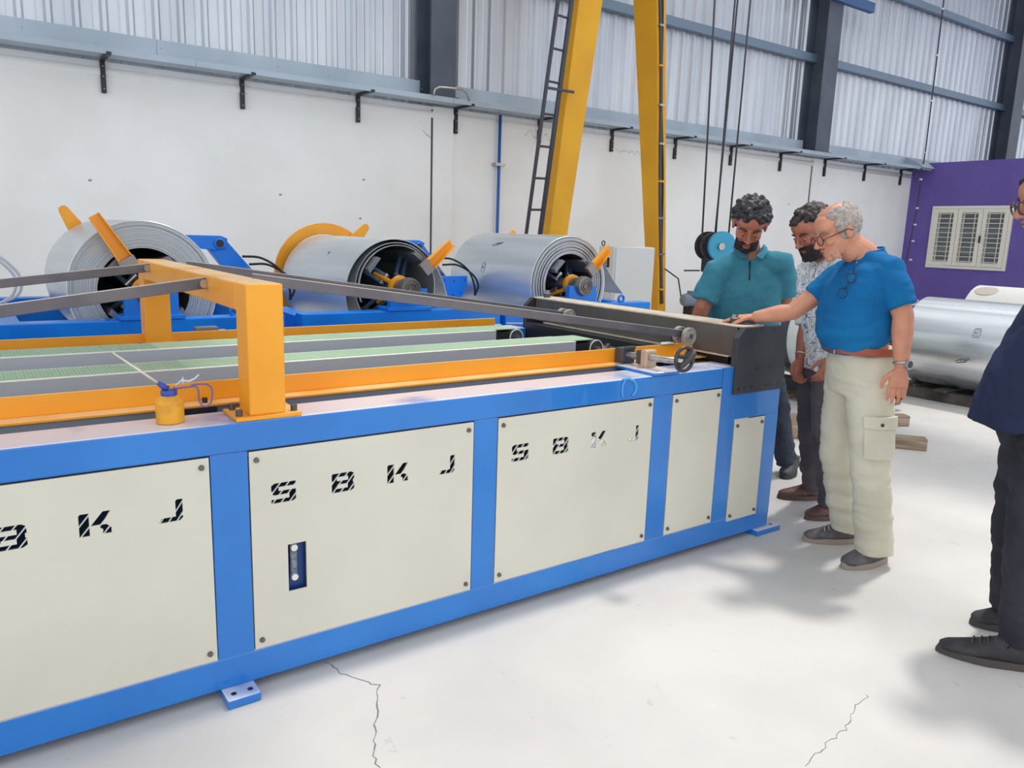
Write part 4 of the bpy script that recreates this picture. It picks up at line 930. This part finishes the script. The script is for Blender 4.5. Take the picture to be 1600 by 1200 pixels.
# ---- older man in the blue t-shirt, reaching to the beam
def fabric(name, c, c2, **k): return mat(name, c, .85, col2=c2, spec=.2, **k)
VZ = Vector((0, 0, 1))
def man_blue():
    t = thing('person', 'grey-haired man with glasses in blue t-shirt and khaki cargo trousers reaching to the beam', 'person', (3.45, 1.95, 0))
    sk = skin('skin_light_brown', (214, 152, 122), (200, 134, 106))
    Fd = Vector((-.82, .57, 0)); Sd = Vector((-.57, -.82, 0))   # facing, and his left
    hc = Vector((3.222, 2.034, 1.553)); f = (Fd*.88 - VZ*.40 + Sd*.10).normalized(); u = (VZ*.9 + Fd*.40)
    mb = MB(); W, M = head(mb, hc, f, u, 1.0)
    neckb = Vector((3.345, 1.945, 1.44))
    limb(mb, [W(-.03, 0, -.03), W(-.035, 0, -.075), lerp(W(-.035, 0, -.075), neckb, .6), neckb - VZ*.03], [.058, .055, .060, .072], Sd)
    limb(mb, [W(.02, 0, -.06), lerp(W(.02, 0, -.07), neckb, .5)], [.045, .05], Sd)
    mb.loft([((3.365, 1.93, .93), .13, .11), ((3.34, 1.95, 1.1), .14, .12), ((3.345, 1.95, 1.3), .15, .10), ((3.35, 1.945, 1.41), .13, .07), (neckb+VZ*.02, .06, .055)], Sd)
    lsh = Vector((3.290, 1.812, 1.380)); lel = Vector((3.300, 1.735, 1.205)); lwr = Vector((3.27, 1.70, .985)); 
    rsh = Vector((3.425, 2.085, 1.37)); rel = Vector((3.265, 2.255, 1.17)); rwr = Vector((3.165, 2.40, 1.132))
    limb(mb, [lsh, lerp(lsh, lel, .5), lel, lerp(lel, lwr, .3), lerp(lel, lwr, .75), lwr], [.055, .050, .043, .045, .034, .027], Sd)
    limb(mb, [rsh, lerp(rsh, rel, .5), rel, lerp(rel, rwr, .3), lerp(rel, rwr, .75), rwr], [.055, .050, .042, .043, .033, .027], VZ)
    hand(mb, lwr, (-.18, -.06, -1), (.75, .45, 0), -1, .28, L=.175)
    hand(mb, rwr, (-.42, .85, -.10), (0, 0, -1), 1, .22, L=.17)
    # hidden legs inside the trousers keep the body one figure
    lh, lk, la = Vector((3.33, 1.86, .90)), Vector((3.34, 1.825, .53)), Vector((3.45, 1.81, .10))
    rh, rk, ra = Vector((3.41, 2.02, .90)), Vector((3.46, 2.06, .51)), Vector((3.58, 2.03, .10))
    for a, b, c in ((lh, lk, la), (rh, rk, ra)): limb(mb, [a, b, c, c - VZ*.03], [.07, .048, .038, .035], Sd)
    remesh(mb, 'body', sk, t, .0036, 2)
    face_bits(W, M, t, 1, mat('brow_grey', (130, 116, 108), .8), sk)
    hm = mat('hair_grey', (184, 174, 166), .75, col2=(150, 141, 135), scale=60, detail=6, bump=.6, bscale=120)
    mb = MB(); rnd = random.Random(3); k = 0
    while k < 300:
        a = rnd.uniform(-PI, PI); z = rnd.uniform(-.75, .8); q = math.sqrt(1-z*z); x, y, zz = -.012+.100*q*math.cos(a), .080*q*math.sin(a), .036+.088*z
        if x > .035 + .02*z or (x > -.01 and abs(y) < .045) or zz < -.045+.3*max(0, x+.02): continue
        if abs(y) > .07 and -.03 < x < .02 and zz < .02: continue
        mb.ell(W(x*.95, y*.95, zz*.97), (.012, .012, .018), M, n=8); k += 1
    remesh(mb, 'hair', hm, t, .0045, 8)
    mb = MB(); rnd = random.Random(5)      # short grey beard
    for k in range(150):
        a = rnd.uniform(-1.2, 1.2); z = rnd.uniform(-.106, -.062)
        mb.ell(W(.030+.056*math.cos(a)*(1-.8*max(0, -.09-z)/.05), .053*math.sin(a), z), .0055, n=6)
    remesh(mb, 'beard', mat('beard_grey', (206, 158, 134), .9, col2=(192, 140, 116), scale=90), t, .004, 3)
    g = MB(); gm = mat('glasses_frame', (96, 44, 40), .35)
    for s_ in (-1, 1):
        g.torus(W(.108, .032*s_, -.004), M @ Vector((1, .12*s_, .1)), .021, .0024, n=28, m=6)
        g.tube([W(.107, .053*s_, .0), W(.07, .074*s_, .004), W(.0, .088*s_, .008), W(-.02, .088*s_, -.006)], .0023, n=6)
    g.tube([W(.109, -.011, .002), W(.113, 0, .006), W(.109, .011, .002)], .002, n=6)
    go = g.build('glasses', gm, t, smooth=True)
    # t-shirt
    sm = fabric('tshirt_blue', (24, 112, 170), (18, 100, 158), scale=3, bump=.2, bscale=25)
    mb = MB()
    mb.loft([((3.354, 1.942, 1.072), .168, .148), ((3.345, 1.945, 1.090), .179, .168), ((3.325, 1.958, 1.13), .180, .178), ((3.322, 1.962, 1.22), .178, .168), ((3.335, 1.955, 1.31), .180, .145), ((3.345, 1.95, 1.38), .165, .110), ((3.352, 1.945, 1.43), .105, .078), (neckb+Vector((-.0, 0, .035)), .066, .062)], Sd, 28)
    limb(mb, [neckb + Sd*.02 - VZ*.02, lsh + VZ*.005, lerp(lsh, lel, .35)+Sd*.008, lerp(lsh, lel, .80)+Sd*.012], [.056, .068, .068, .066], Fd, 20)
    limb(mb, [neckb - Sd*.02 - VZ*.02, rsh, lerp(rsh, rel, .4), lerp(rsh, rel, .62)-VZ*.006], [.056, .068, .066, .066], VZ, 20)
    remesh(mb, 'tshirt', sm, t, .0085, 4, wrinkle=.013, wsc=(5, 5, 12))
    MB().torus(neckb+VZ*.030+Fd*.006, VZ+Fd*.30, .064, .005, n=40).build('neckband', sm, t, smooth=True)
    # spare glasses hung from the neckline
    m = MB(); vd = Vector((-.52, -.80, .1))
    g0, g1, g2 = Vector((3.168, 1.914, 1.357)), Vector((3.150, 1.936, 1.288)), Vector((3.199, 1.915, 1.425))
    g0, g1, g2 = [g - vd*.0 for g in (g0, g1, g2)]
    for g in (g0, g1): m.torus(g, vd, .021, .003, n=26, m=6)
    m.tube([lerp(g0, g1, .3), lerp(g0, g1, .5)+vd*.004, lerp(g0, g1, .7)], .003, n=6)
    m.tube([g0 + (g2-g0)*.3, g2], .003, n=6)
    m.build('hanging_glasses', mat('frame_dark', (36, 52, 74), .35), t, smooth=True)
    # trousers
    tm = fabric('khaki_cloth', (214, 209, 190), (202, 197, 178), scale=4, bump=.15, bscale=60)
    mb = MB()
    mb.loft([((3.365, 1.935, 1.035), .158, .140), ((3.372, 1.937, .98), .168, .150), ((3.375, 1.94, .90), .175, .150), ((3.375, 1.94, .82), .150, .125)], Sd, 26)
    limb(mb, [lh+VZ*.0, lerp(lh, lk, .5), lk, lerp(lk, la, .35), lerp(lk, la, .7), la+VZ*.0, la-VZ*.035], [.105, .098, .088, .085, .086, .086, .090], Sd, 20)
    limb(mb, [rh+VZ*.0, lerp(rh, rk, .5), rk, lerp(rk, ra, .35), lerp(rk, ra, .7), ra+VZ*.0, ra-VZ*.025], [.105, .096, .085, .082, .082, .082, .086], Sd, 20)
    remesh(mb, 'trousers', tm, t, .0085, 5, wrinkle=.015, wsc=(4, 4, 11))
    # cargo pocket with flap on the near leg
    def patch(tq, w, h, r0, th):        # cloth patch curved around the outside of the near leg
        u_ = (lh-lk).normalized(); c = lerp(lh, lk, tq); m = MB(); G = []
        for lay in (0, th):
            for i in range(9):
                a = (-1+2*i/8)*w/r0 + .12; G.append([m.bm.verts.new(c + (Sd*math.cos(a) - Fd*math.sin(a))*(r0+lay) + u_*z) for z in (-h, h)])
        for i in range(8):
            A, B, C_, D = G[i], G[i+1], G[9+i], G[10+i]
            m.bm.faces.new((A[0], B[0], B[1], A[1])); m.bm.faces.new((C_[0], C_[1], D[1], D[0]))
            m.bm.faces.new((A[1], B[1], D[1], C_[1])); m.bm.faces.new((A[0], C_[0], D[0], B[0]))
        m.bm.faces.new((G[0][0], G[0][1], G[9][1], G[9][0])); m.bm.faces.new((G[8][0], G[17][0], G[17][1], G[8][1]))
        return m
    patch(.70, .075, .085, .094, .013).build('cargo_pocket', tm, t, auto=True, bevel=.003)
    patch(.475, .080, .028, .100, .016).build('pocket_flap', tm, t, auto=True, bevel=.003)
    q = lerp(lh, lk, .49); MB().cyl(q+Sd*.112, q+Sd*.119, .008, n=12).build('pocket_button', mat('button_brown', (96, 80, 72), .4, .4), t)
    # belt
    lb = mat('belt_brown', (160, 84, 58), .45, col2=(138, 68, 46), scale=12)
    m = MB(); N = 48; top = []; c = Vector((3.362, 1.938, 1.034))
    for (z, g_) in ((-.017, 0), (.017, 0)):
        for r_ in (1.0, 1.03):
            top.append([m.bm.verts.new(c + Sd*math.cos(2*PI*k/N)*.175*r_ + Fd*math.sin(2*PI*k/N)*.168*r_ + VZ*z) for k in range(N)])
    a, b, c_, d = top
    for k in range(N):
        j = (k+1) % N
        for A, B in ((a, b), (b, d), (d, c_), (c_, a)): m.bm.faces.new((A[k], A[j], B[j], B[k]))
    bo = m.build('belt', lb, t, smooth=False)
    bc = c + Fd*.158 + Sd*.055
    MB().tube([bc+VZ*.021-Sd*.012, bc+VZ*.021+Sd*.014, bc-VZ*.021+Sd*.016, bc-VZ*.021-Sd*.01, bc+VZ*.021-Sd*.012], .003, n=6).build('buckle', STEEL, bo)
    # watch
    wc_ = lwr + Vector((.006, .002, .018)); ax = (lel-lwr)
    wo = MB().torus(wc_, ax, .032, .007, n=32, m=8).build('wristwatch', STEEL, t, smooth=True)
    wd = (Sd*.9 - Fd*.45).normalized()
    MB().cyl(wc_+wd*.028, wc_+wd*.041, .021, n=28).build('watch_case', STEEL, wo, auto=True)
    MB().cyl(wc_+wd*.0412, wc_+wd*.0418, .0165, n=24).build('watch_dial', mat('dial_navy', (30, 46, 76), .25), wo)
    su = mat('shoe_grey', (104, 100, 102), .75, col2=(84, 80, 84), scale=22); so = mat('sole_taupe', (150, 138, 126), .8); lc = mat('lace_grey', (186, 182, 176), .8)
    shoe(t, (3.555, 1.80), (3.275, 1.855), su, so, .052, laces=lc)
    shoe(t, (3.655, 1.995), (3.42, 2.165), su, so, .050, laces=lc)
    return t
man_blue()

def man_camo():
    t = thing('person', 'bearded man in white and grey-blue patterned shirt behind the man in blue', 'person', (3.85, 2.38, 0))
    sk = skin('skin_brown', (176, 112, 88), (156, 94, 74))
    Fd = Vector((-.93, .36, 0)); Sd = Vector((-.36, -.93, 0))
    hc = Vector((3.600, 2.418, 1.560)); f = (Fd*.84 - VZ*.50 + Sd*.12).normalized(); u = VZ*.86 + Fd*.5
    mb = MB(); W, M = head(mb, hc, f, u, 1.02)
    nb = Vector((3.725, 2.39, 1.43))
    limb(mb, [W(-.03, 0, -.03), W(-.03, 0, -.08), nb-VZ*.02], [.056, .054, .066], Sd)
    mb.loft([((3.76, 2.36, .9), .13, .1), ((3.74, 2.37, 1.15), .13, .09), ((3.73, 2.38, 1.38), .14, .07), (nb+VZ*.02, .055, .05)], Sd)
    lsh, lel, lwr = Vector((3.675, 2.235, 1.365)), Vector((3.685, 2.19, 1.12)), Vector((3.575, 2.215, .93))
    rsh, rel, rwr = Vector((3.765, 2.52, 1.355)), Vector((3.715, 2.47, 1.06)), Vector((3.640, 2.44, .885))
    for a, b, c in ((lsh, lel, lwr), (rsh, rel, rwr)): limb(mb, [a, lerp(a, b, .5), b, lerp(b, c, .35), lerp(b, c, .8), c], [.05, .045, .039, .040, .030, .025], Fd)
    hand(mb, lwr, (-.42, .1, -.9), (.3, .9, 0), -1, .5, L=.17)
    hand(mb, rwr, (-.25, -.03, -1), (-.2, -.95, 0), 1, .75, L=.175)
    lh, lk, la = Vector((3.72, 2.31, .86)), Vector((3.70, 2.28, .48)), Vector((3.835, 2.285, .10))
    rh, rk, ra = Vector((3.80, 2.44, .86)), Vector((3.82, 2.45, .50)), Vector((4.04, 2.53, .10))
    for a, b, c in ((lh, lk, la), (rh, rk, ra)): limb(mb, [a, b, c, c-VZ*.03], [.07, .045, .036, .034], Sd)
    remesh(mb, 'body', sk, t, .0038, 2)
    hb = mat('hair_brown_black', (62, 50, 48), .5, col2=(34, 28, 28), scale=60, bump=.5, bscale=110)
    face_bits(W, M, t, 1, hb, sk)
    mb = MB(); cap(mb, W, M, 1, (.100, .080, .080), (-.024, 0, .050)); curls(mb, W, M, 1.0, 260, None, 11, r=.012, zmin=.050, front=.03, jitter=.006)
    remesh(mb, 'hair', hb, t, .0045, 3)
    mb = MB(); rnd = random.Random(6)
    for k in range(330):
        a = rnd.uniform(-1.35, 1.35); z = rnd.uniform(-.122, -.045)
        if z > -.078 and abs(a) < .42: 
            if not (-.054 < z < -.046): continue
        mb.ell(W(.034+.062*math.cos(a), .058*math.sin(a), z), .0085, n=6)
    mb.tube([W(.088, -.034, -.066), W(.097, -.022, -.052), W(.103, 0, -.0455), W(.097, .022, -.052), W(.088, .034, -.066)], [.004, .006, .0055, .006, .004], n=8)
    mb.ell(W(.070, 0, -.100), (.028, .034, .024), M, n=16); mb.ell(W(.093, 0, -.081), (.006, .010, .005), M, n=10)
    remesh(mb, 'beard', mat('beard_black', (44, 38, 38), .8, col2=(28, 24, 26), scale=60, bump=.4, bscale=120), t, .0045, 1)
    cm = fabric('patterned_cloth', (230, 234, 236), (150, 162, 176))
    nt = cm.node_tree; nz = [n for n in nt.nodes if n.type == 'TEX_NOISE'][0]; nz.inputs['Scale'].default_value = 16; nz.inputs['Detail'].default_value = 2; nz.inputs['Distortion'].default_value = 1.2
    r_ = [n for n in nt.nodes if n.type == 'VALTORGB'][0]; r_.color_ramp.interpolation = 'CONSTANT'
    el = r_.color_ramp.elements; el[0].position = 0; el[0].color = rgb((236, 240, 242)); el[1].position = .41; el[1].color = rgb((178, 192, 204))
    for p_, c_ in ((.46, (238, 240, 240)), (.52, (134, 148, 164)), (.565, (226, 232, 236)), (.62, (206, 198, 178)), (.66, (116, 128, 142))):
        e = el.new(p_); e.color = rgb(c_)
    mb = MB()
    mb.loft([((3.76, 2.35, .84), .175, .125), ((3.755, 2.35, .95), .168, .130), ((3.745, 2.365, 1.12), .165, .130), ((3.74, 2.375, 1.26), .170, .120), ((3.735, 2.38, 1.37), .160, .095), ((3.73, 2.385, 1.42), .09, .07), (nb+VZ*.03, .060, .056)], Sd, 26)
    limb(mb, [nb, lsh, lerp(lsh, lel, .5), lel], [.055, .070, .066, .060], Fd, 18)
    limb(mb, [nb, rsh, lerp(rsh, rel, .5), lerp(rsh, rel, .85)], [.055, .070, .066, .060], Fd, 18)
    remesh(mb, 'shirt', cm, t, .0085, 3, wrinkle=.014, wsc=(8, 8, 9))
    wh = fabric('cuff_white', (226, 228, 230), (212, 216, 220))
    for a, b, q in ((rsh, rel, .93), (lsh, lel, .98)):
        mb = MB(); limb(mb, [lerp(a, b, q-.10), lerp(a, b, q+.06)], [.064, .062], Fd, 20); mb.build('sleeve_cuff', wh, t, auto=True, bevel=.005)
    mb = MB(); mb.tube([nb+VZ*.06+Fd*(.055*math.cos(a))+Sd*(.065*math.sin(a))-VZ*(.05*max(0, math.cos(a))) for a in [PI*k/12 - PI + .0 for k in range(3, 22)]], .011, n=8); mb.build('collar', cm, t, smooth=True)
    MB().torus(lerp(rel, rwr, .84), rwr-rel, .031, .004, n=30, m=8).build('bangle', mat('bangle_silver', (214, 206, 196), .3, .7), t, smooth=True)
    tm = fabric('charcoal_cloth', (98, 90, 96), (82, 76, 84), scale=5)
    mb = MB()
    mb.loft([((3.765, 2.36, .96), .15, .115), ((3.765, 2.365, .86), .165, .12), ((3.77, 2.37, .78), .14, .11)], Sd, 24)
    for h, k, a in ((lh, lk, la), (rh, rk, ra)): limb(mb, [h, lerp(h, k, .5), k, lerp(k, a, .4), lerp(k, a, .8), a-VZ*.015], [.098, .088, .074, .070, .066, .068], Sd, 18)
    remesh(mb, 'trousers', tm, t, .009, 3, wrinkle=.018, wsc=(5, 5, 12))
    su = mat('shoe_maroon', (104, 72, 70), .6, col2=(84, 56, 56), scale=20); so = mat('sole_maroon', (92, 74, 70), .8)
    shoe(t, (3.915, 2.255), (3.70, 2.345), su, so, .046, laces=None); shoe(t, (4.12, 2.475), (3.875, 2.65), su, so, .046)
    return t
man_camo()

def man_teal():
    t = thing('person', 'curly-haired bearded man in teal zip polo leaning over the beam, looking down', 'person', (3.75, 2.85, 0))
    sk = skin('skin_deep_brown', (186, 120, 94), (164, 100, 76))
    Fd = Vector((-.70, -.71, 0)); Sd = Vector((.71, -.70, 0))     # his left is at the right of the picture
    KC = Vector((0, 0, 1.5)); kk = 1.08
    def K(*p): return KC + (Vector(p)-KC)*kk
    def KL(L): return [(K(*p) if isinstance(p, tuple) else p, a*kk, b*kk) for p, a, b in L]
    hc = K(3.318, 2.590, 1.580); f = (Fd*.82 - VZ*.57 - Sd*.10).normalized(); u = VZ*.82+Fd*.57 + Sd*.05
    mb = MB(); W, M = head(mb, hc, f, u, 1.10)
    nb = K(3.432, 2.665, 1.425)
    limb(mb, [W(-.03, 0, -.03), W(-.03, 0, -.085), nb-VZ*.02], [.060, .060, .07], Sd)
    mb.loft(KL([((3.60, 2.79, .95), .14, .1), ((3.50, 2.74, 1.15), .15, .1), ((3.45, 2.69, 1.34), .15, .07), (nb+VZ*.01, .06, .05)]), Sd)
    lsh, lel, lwr = K(3.565, 2.545, 1.380), K(3.670, 2.590, 1.20), K(3.70, 2.72, 1.03)
    rsh, rel, rwr = K(3.312, 2.775, 1.322), K(3.250, 2.800, 1.14), K(3.26, 2.87, .95)
    for a, b, c in ((lsh, lel, lwr), (rsh, rel, rwr)): limb(mb, [a, lerp(a, b, .5), b, lerp(b, c, .35), lerp(b, c, .8), c], [.056, .052, .045, .045, .034, .028], Fd)
    hand(mb, lwr, (.15, .45, -.7), (-.7, .5, 0), -1, .6); hand(mb, rwr, (.05, .1, -1), (.7, -.5, 0), -1, .5)
    lh, lk, la = K(3.76, 2.78, .88), Vector((4.27, 3.0, .47)), Vector((4.34, 2.93, .11))
    rh, rk, ra = K(3.62, 2.90, .88), Vector((3.93, 3.18, .46)), Vector((4.05, 3.28, .11))
    for a, b, c in ((lh, lk, la), (rh, rk, ra)): limb(mb, [a, b, c, c-VZ*.03], [.07, .05, .038, .036], Sd)
    remesh(mb, 'body', sk, t, .0038, 2)
    hb = mat('hair_black_curly', (48, 46, 52), .38, col2=(30, 28, 34), scale=50, bump=.3, bscale=100)
    face_bits(W, M, t, 1.10, hb, sk)
    mb = MB(); cap(mb, W, M, 1.10, (.100, .082, .082), (-.020, 0, .056)); curls(mb, W, M, 1.10, 330, None, 21, r=.0135, zmin=.034, front=.045, jitter=.009, R=(.106, .087, .096))
    remesh(mb, 'hair', hb, t, .0042, 0)
    mb = MB(); rnd = random.Random(8)
    for k in range(420):
        a = rnd.uniform(-1.35, 1.35); z = rnd.uniform(-.114, -.045)
        if z > -.080 and abs(a) < .5:
            if not (-.054 < z < -.045): continue
        if z > -.05 and abs(a) < .95 and abs(a) > .5 : continue
        mb.ell(W(.030+.058*math.cos(a)*(1-1.2*max(0, -.09-z)/.05*.5), .055*math.sin(a), z), .0065, n=6)
    mb.tube([W(.088, -.034, -.066), W(.097, -.022, -.052), W(.103, 0, -.0455), W(.097, .022, -.052), W(.088, .034, -.066)], [.004, .006, .0055, .006, .004], n=8)
    mb.ell(W(.070, 0, -.100), (.028, .034, .024), M, n=16); mb.ell(W(.093, 0, -.081), (.006, .010, .005), M, n=10)
    remesh(mb, 'beard', mat('beard_deep', (44, 34, 32), .8, col2=(30, 24, 24), scale=60, bump=.4, bscale=120), t, .0045, 1)
    sm = fabric('polo_teal', (74, 144, 164), (64, 130, 152), scale=3)
    nt = sm.node_tree; b_ = nt.nodes['Principled BSDF']; w_ = nt.nodes.new('ShaderNodeTexWave'); w_.bands_direction = 'Z'; w_.inputs['Scale'].default_value = 45; w_.inputs['Distortion'].default_value = .4
    bp = nt.nodes.new('ShaderNodeBump'); bp.inputs['Strength'].default_value = .35; bp.inputs['Distance'].default_value = .003
    tc_ = [n for n in nt.nodes if n.type == 'TEX_COORD'][0]; nt.links.new(tc_.outputs['Object'], w_.inputs['Vector']); nt.links.new(w_.outputs['Fac'], bp.inputs['Height']); nt.links.new(bp.outputs[0], b_.inputs['Normal'])
    mb = MB()
    mb.loft(KL([((3.615, 2.80, .90), .20, .155), ((3.585, 2.785, .99), .20, .165), ((3.535, 2.755, 1.09), .20, .172), ((3.495, 2.725, 1.20), .195, .160), ((3.46, 2.70, 1.30), .195, .130), ((3.445, 2.685, 1.37), .170, .100), ((3.437, 2.675, 1.41), .10, .08), (nb+VZ*.025+Fd*.01, .070, .068)]), Sd, 28)
    limb(mb, [nb-VZ*.02, lsh, lerp(lsh, lel, .5), lerp(lsh, lel, .85)], [.064, .078, .076, .076], Fd, 20)
    limb(mb, [nb-VZ*.02, rsh, lerp(rsh, rel, .45), lerp(rsh, rel, .82)], [.065, .086, .082, .078], Fd, 20)
    remesh(mb, 'polo_shirt', sm, t, .0085, 3, wrinkle=.013, wsc=(7, 7, 9))
    # collar wings and zip
    for s_ in (-1, 1):
        c = nb + VZ*.03
        P = [c + Sd*s_*.075 - Fd*.03 + VZ*.03, c + Sd*s_*.062 + Fd*.045 + VZ*.015, c + Sd*s_*.02 + Fd*.098 - VZ*.035, c + Sd*s_*.055 + Fd*.105 - VZ*.055, c + Sd*s_*.092 + Fd*.06 - VZ*.015, c + Sd*s_*.098 - Fd*.02 + VZ*.01]
        m = MB(); up = VZ*.007+Fd*.004
        A = [m.bm.verts.new(p) for p in P]; B = [m.bm.verts.new(p+up) for p in P]
        m.bm.faces.new(A); m.bm.faces.new(B[::-1])
        for k in range(6): m.bm.faces.new((A[k], A[(k+1) % 6], B[(k+1) % 6], B[k]))
        m.build('collar', sm, t, bevel=.003)
    c = K(3.45, 2.69, 1.38) + Fd*.115
    MB().tube([c + VZ*.03 - Fd*.02, c + Fd*.022 - VZ*.03, c + Fd*.042 - VZ*.09], .0045, n=8).build('zip', mat('zip_dark', (30, 50, 60), .4, .3), t, smooth=True)
    tm = fabric('jeans_dark', (62, 68, 80), (50, 56, 68), scale=6)
    mb = MB(); mb.loft(KL([((3.64, 2.82, 1.0), .165, .13), ((3.67, 2.83, .90), .18, .14), ((3.69, 2.84, .80), .15, .12)]), Sd, 24)
    for h, k, a in ((lh, lk, la), (rh, rk, ra)): limb(mb, [h, lerp(h, k, .5), k, lerp(k, a, .4), lerp(k, a, .8), a-VZ*.05], [.105, .092, .078, .070, .064, .066], Sd, 18)
    remesh(mb, 'jeans', tm, t, .009, 3, wrinkle=.02, wsc=(9, 9, 12))
    su = mat('shoe_black', (52, 54, 60), .6); so = mat('sole_black', (60, 62, 62), .8)
    shoe(t, (4.44, 2.93), (4.22, 2.86), su, so, .048); shoe(t, (4.12, 3.36), (3.92, 3.17), su, so, .048)
    return t
man_teal()

def man_right():
    t = thing('person', 'man in navy shirt and black trousers cut off by the right edge of the photo', 'person', (3.15, 1.08, 0))
    sk = skin('skin_tan', (200, 140, 112), (182, 122, 96))
    Fd = Vector((-.72, .69, 0)); Sd = Vector((-.69, -.72, 0))
    hc = Vector((3.158, 1.188, 1.672)); f = (Fd*.95 - VZ*.25).normalized(); u = VZ*.95+Fd*.25
    mb = MB(); W, M = head(mb, hc, f, u, 1.0)
    nb = Vector((3.27, 1.085, 1.53))
    limb(mb, [W(-.03, 0, -.03), W(-.03, 0, -.085), nb-VZ*.02], [.06, .058, .07], Sd)
    mb.loft([((3.19, 1.10, .93), .13, .11), ((3.20, 1.10, 1.2), .14, .11), ((3.255, 1.09, 1.42), .15, .08), (nb+VZ*.01, .06, .05)], Sd)
    lsh, lel, lwr = Vector((3.14, .945, 1.46)), Vector((3.18, .87, 1.20)), Vector((3.16, .90, .96))
    rsh, rel, rwr = Vector((3.40, 1.22, 1.46)), Vector((3.47, 1.23, 1.20)), Vector((3.46, 1.22, .96))
    for a, b, c in ((lsh, lel, lwr), (rsh, rel, rwr)): limb(mb, [a, lerp(a, b, .5), b, lerp(b, c, .35), lerp(b, c, .8), c], [.055, .05, .044, .044, .034, .028], Fd)
    hand(mb, lwr, (-.1, .1, -1), (.7, .7, 0), -1, .4); hand(mb, rwr, (-.1, .1, -1), (-.7, -.7, 0), 1, .4)
    lh, lk, la = Vector((3.10, 1.04, .86)), Vector((3.055, 1.035, .48)), Vector((3.06, 1.02, .10))
    rh, rk, ra = Vector((3.24, 1.15, .88)), Vector((3.24, 1.15, .48)), Vector((3.335, 1.17, .10))
    for a, b, c in ((lh, lk, la), (rh, rk, ra)): limb(mb, [a, b, c, c-VZ*.03], [.07, .05, .038, .036], Sd)
    remesh(mb, 'body', sk, t, .0042, 2)
    hb = MATS['hair_brown_black']
    face_bits(W, M, t, 1, hb, sk)
    mb = MB(); cap(mb, W, M, 1, (.098, .080, .080), (-.022, 0, .052)); curls(mb, W, M, 1, 200, None, 31, r=.012, zmin=.05, front=.03)
    remesh(mb, 'hair', hb, t, .005, 1)
    g = MB()
    for s_ in (-1, 1):
        g.torus(W(.110, .033*s_, -.004), M @ Vector((1, .12*s_, 0)), .022, .0032, n=28, m=6); g.tube([W(.108, .055*s_, .002), W(.07, .076*s_, .004), W(.0, .088*s_, .006)], .003, n=6)
    g.tube([W(.110, -.011, .002), W(.114, 0, .006), W(.110, .011, .002)], .0025, n=6).build('glasses', mat('frame_brown', (70, 52, 56), .35), t, smooth=True)
    sm = fabric('shirt_navy', (44, 54, 82), (38, 46, 72), scale=3)
    mb = MB()
    mb.loft([((3.155, 1.125, .87), .205, .215), ((3.155, 1.125, .93), .20, .21), ((3.17, 1.115, 1.05), .195, .19), ((3.20, 1.10, 1.18), .19, .165), ((3.235, 1.09, 1.30), .19, .14), ((3.26, 1.085, 1.42), .175, .11), ((3.268, 1.085, 1.48), .10, .08), (nb+VZ*.03, .068, .064)], Sd, 28)
    limb(mb, [nb-VZ*.02, lsh, lerp(lsh, lel, .5), lel], [.065, .08, .076, .074], Fd, 20); limb(mb, [nb-VZ*.02, rsh, lerp(rsh, rel, .5), rel], [.065, .08, .076, .074], Fd, 20)
    remesh(mb, 'shirt', sm, t, .009, 3, wrinkle=.014, wsc=(7, 7, 8))
    tm = fabric('black_cloth', (58, 58, 66), (48, 48, 56), scale=5)
    mb = MB(); mb.loft([((3.18, 1.10, .98), .165, .14), ((3.185, 1.10, .88), .18, .15), ((3.185, 1.10, .78), .16, .13)], Sd, 24)
    for h, k, a in ((lh, lk, la), (rh, rk, ra)): limb(mb, [h, lerp(h, k, .5), k, lerp(k, a, .4), lerp(k, a, .8), a-VZ*.01], [.112, .105, .092, .084, .076, .078], Sd, 18)
    remesh(mb, 'trousers', tm, t, .009, 3, wrinkle=.018, wsc=(8, 8, 9))
    su = mat('shoe_black2', (60, 58, 62), .7, col2=(48, 46, 50), scale=20); so = mat('sole_black2', (76, 70, 70), .85)
    shoe(t, (3.07, .955), (2.905, 1.235), su, so, .052, laces=mat('lace_black', (70, 68, 72), .8))
    shoe(t, (3.385, 1.10), (3.235, 1.265), su, so, .050)
    return t
man_right()
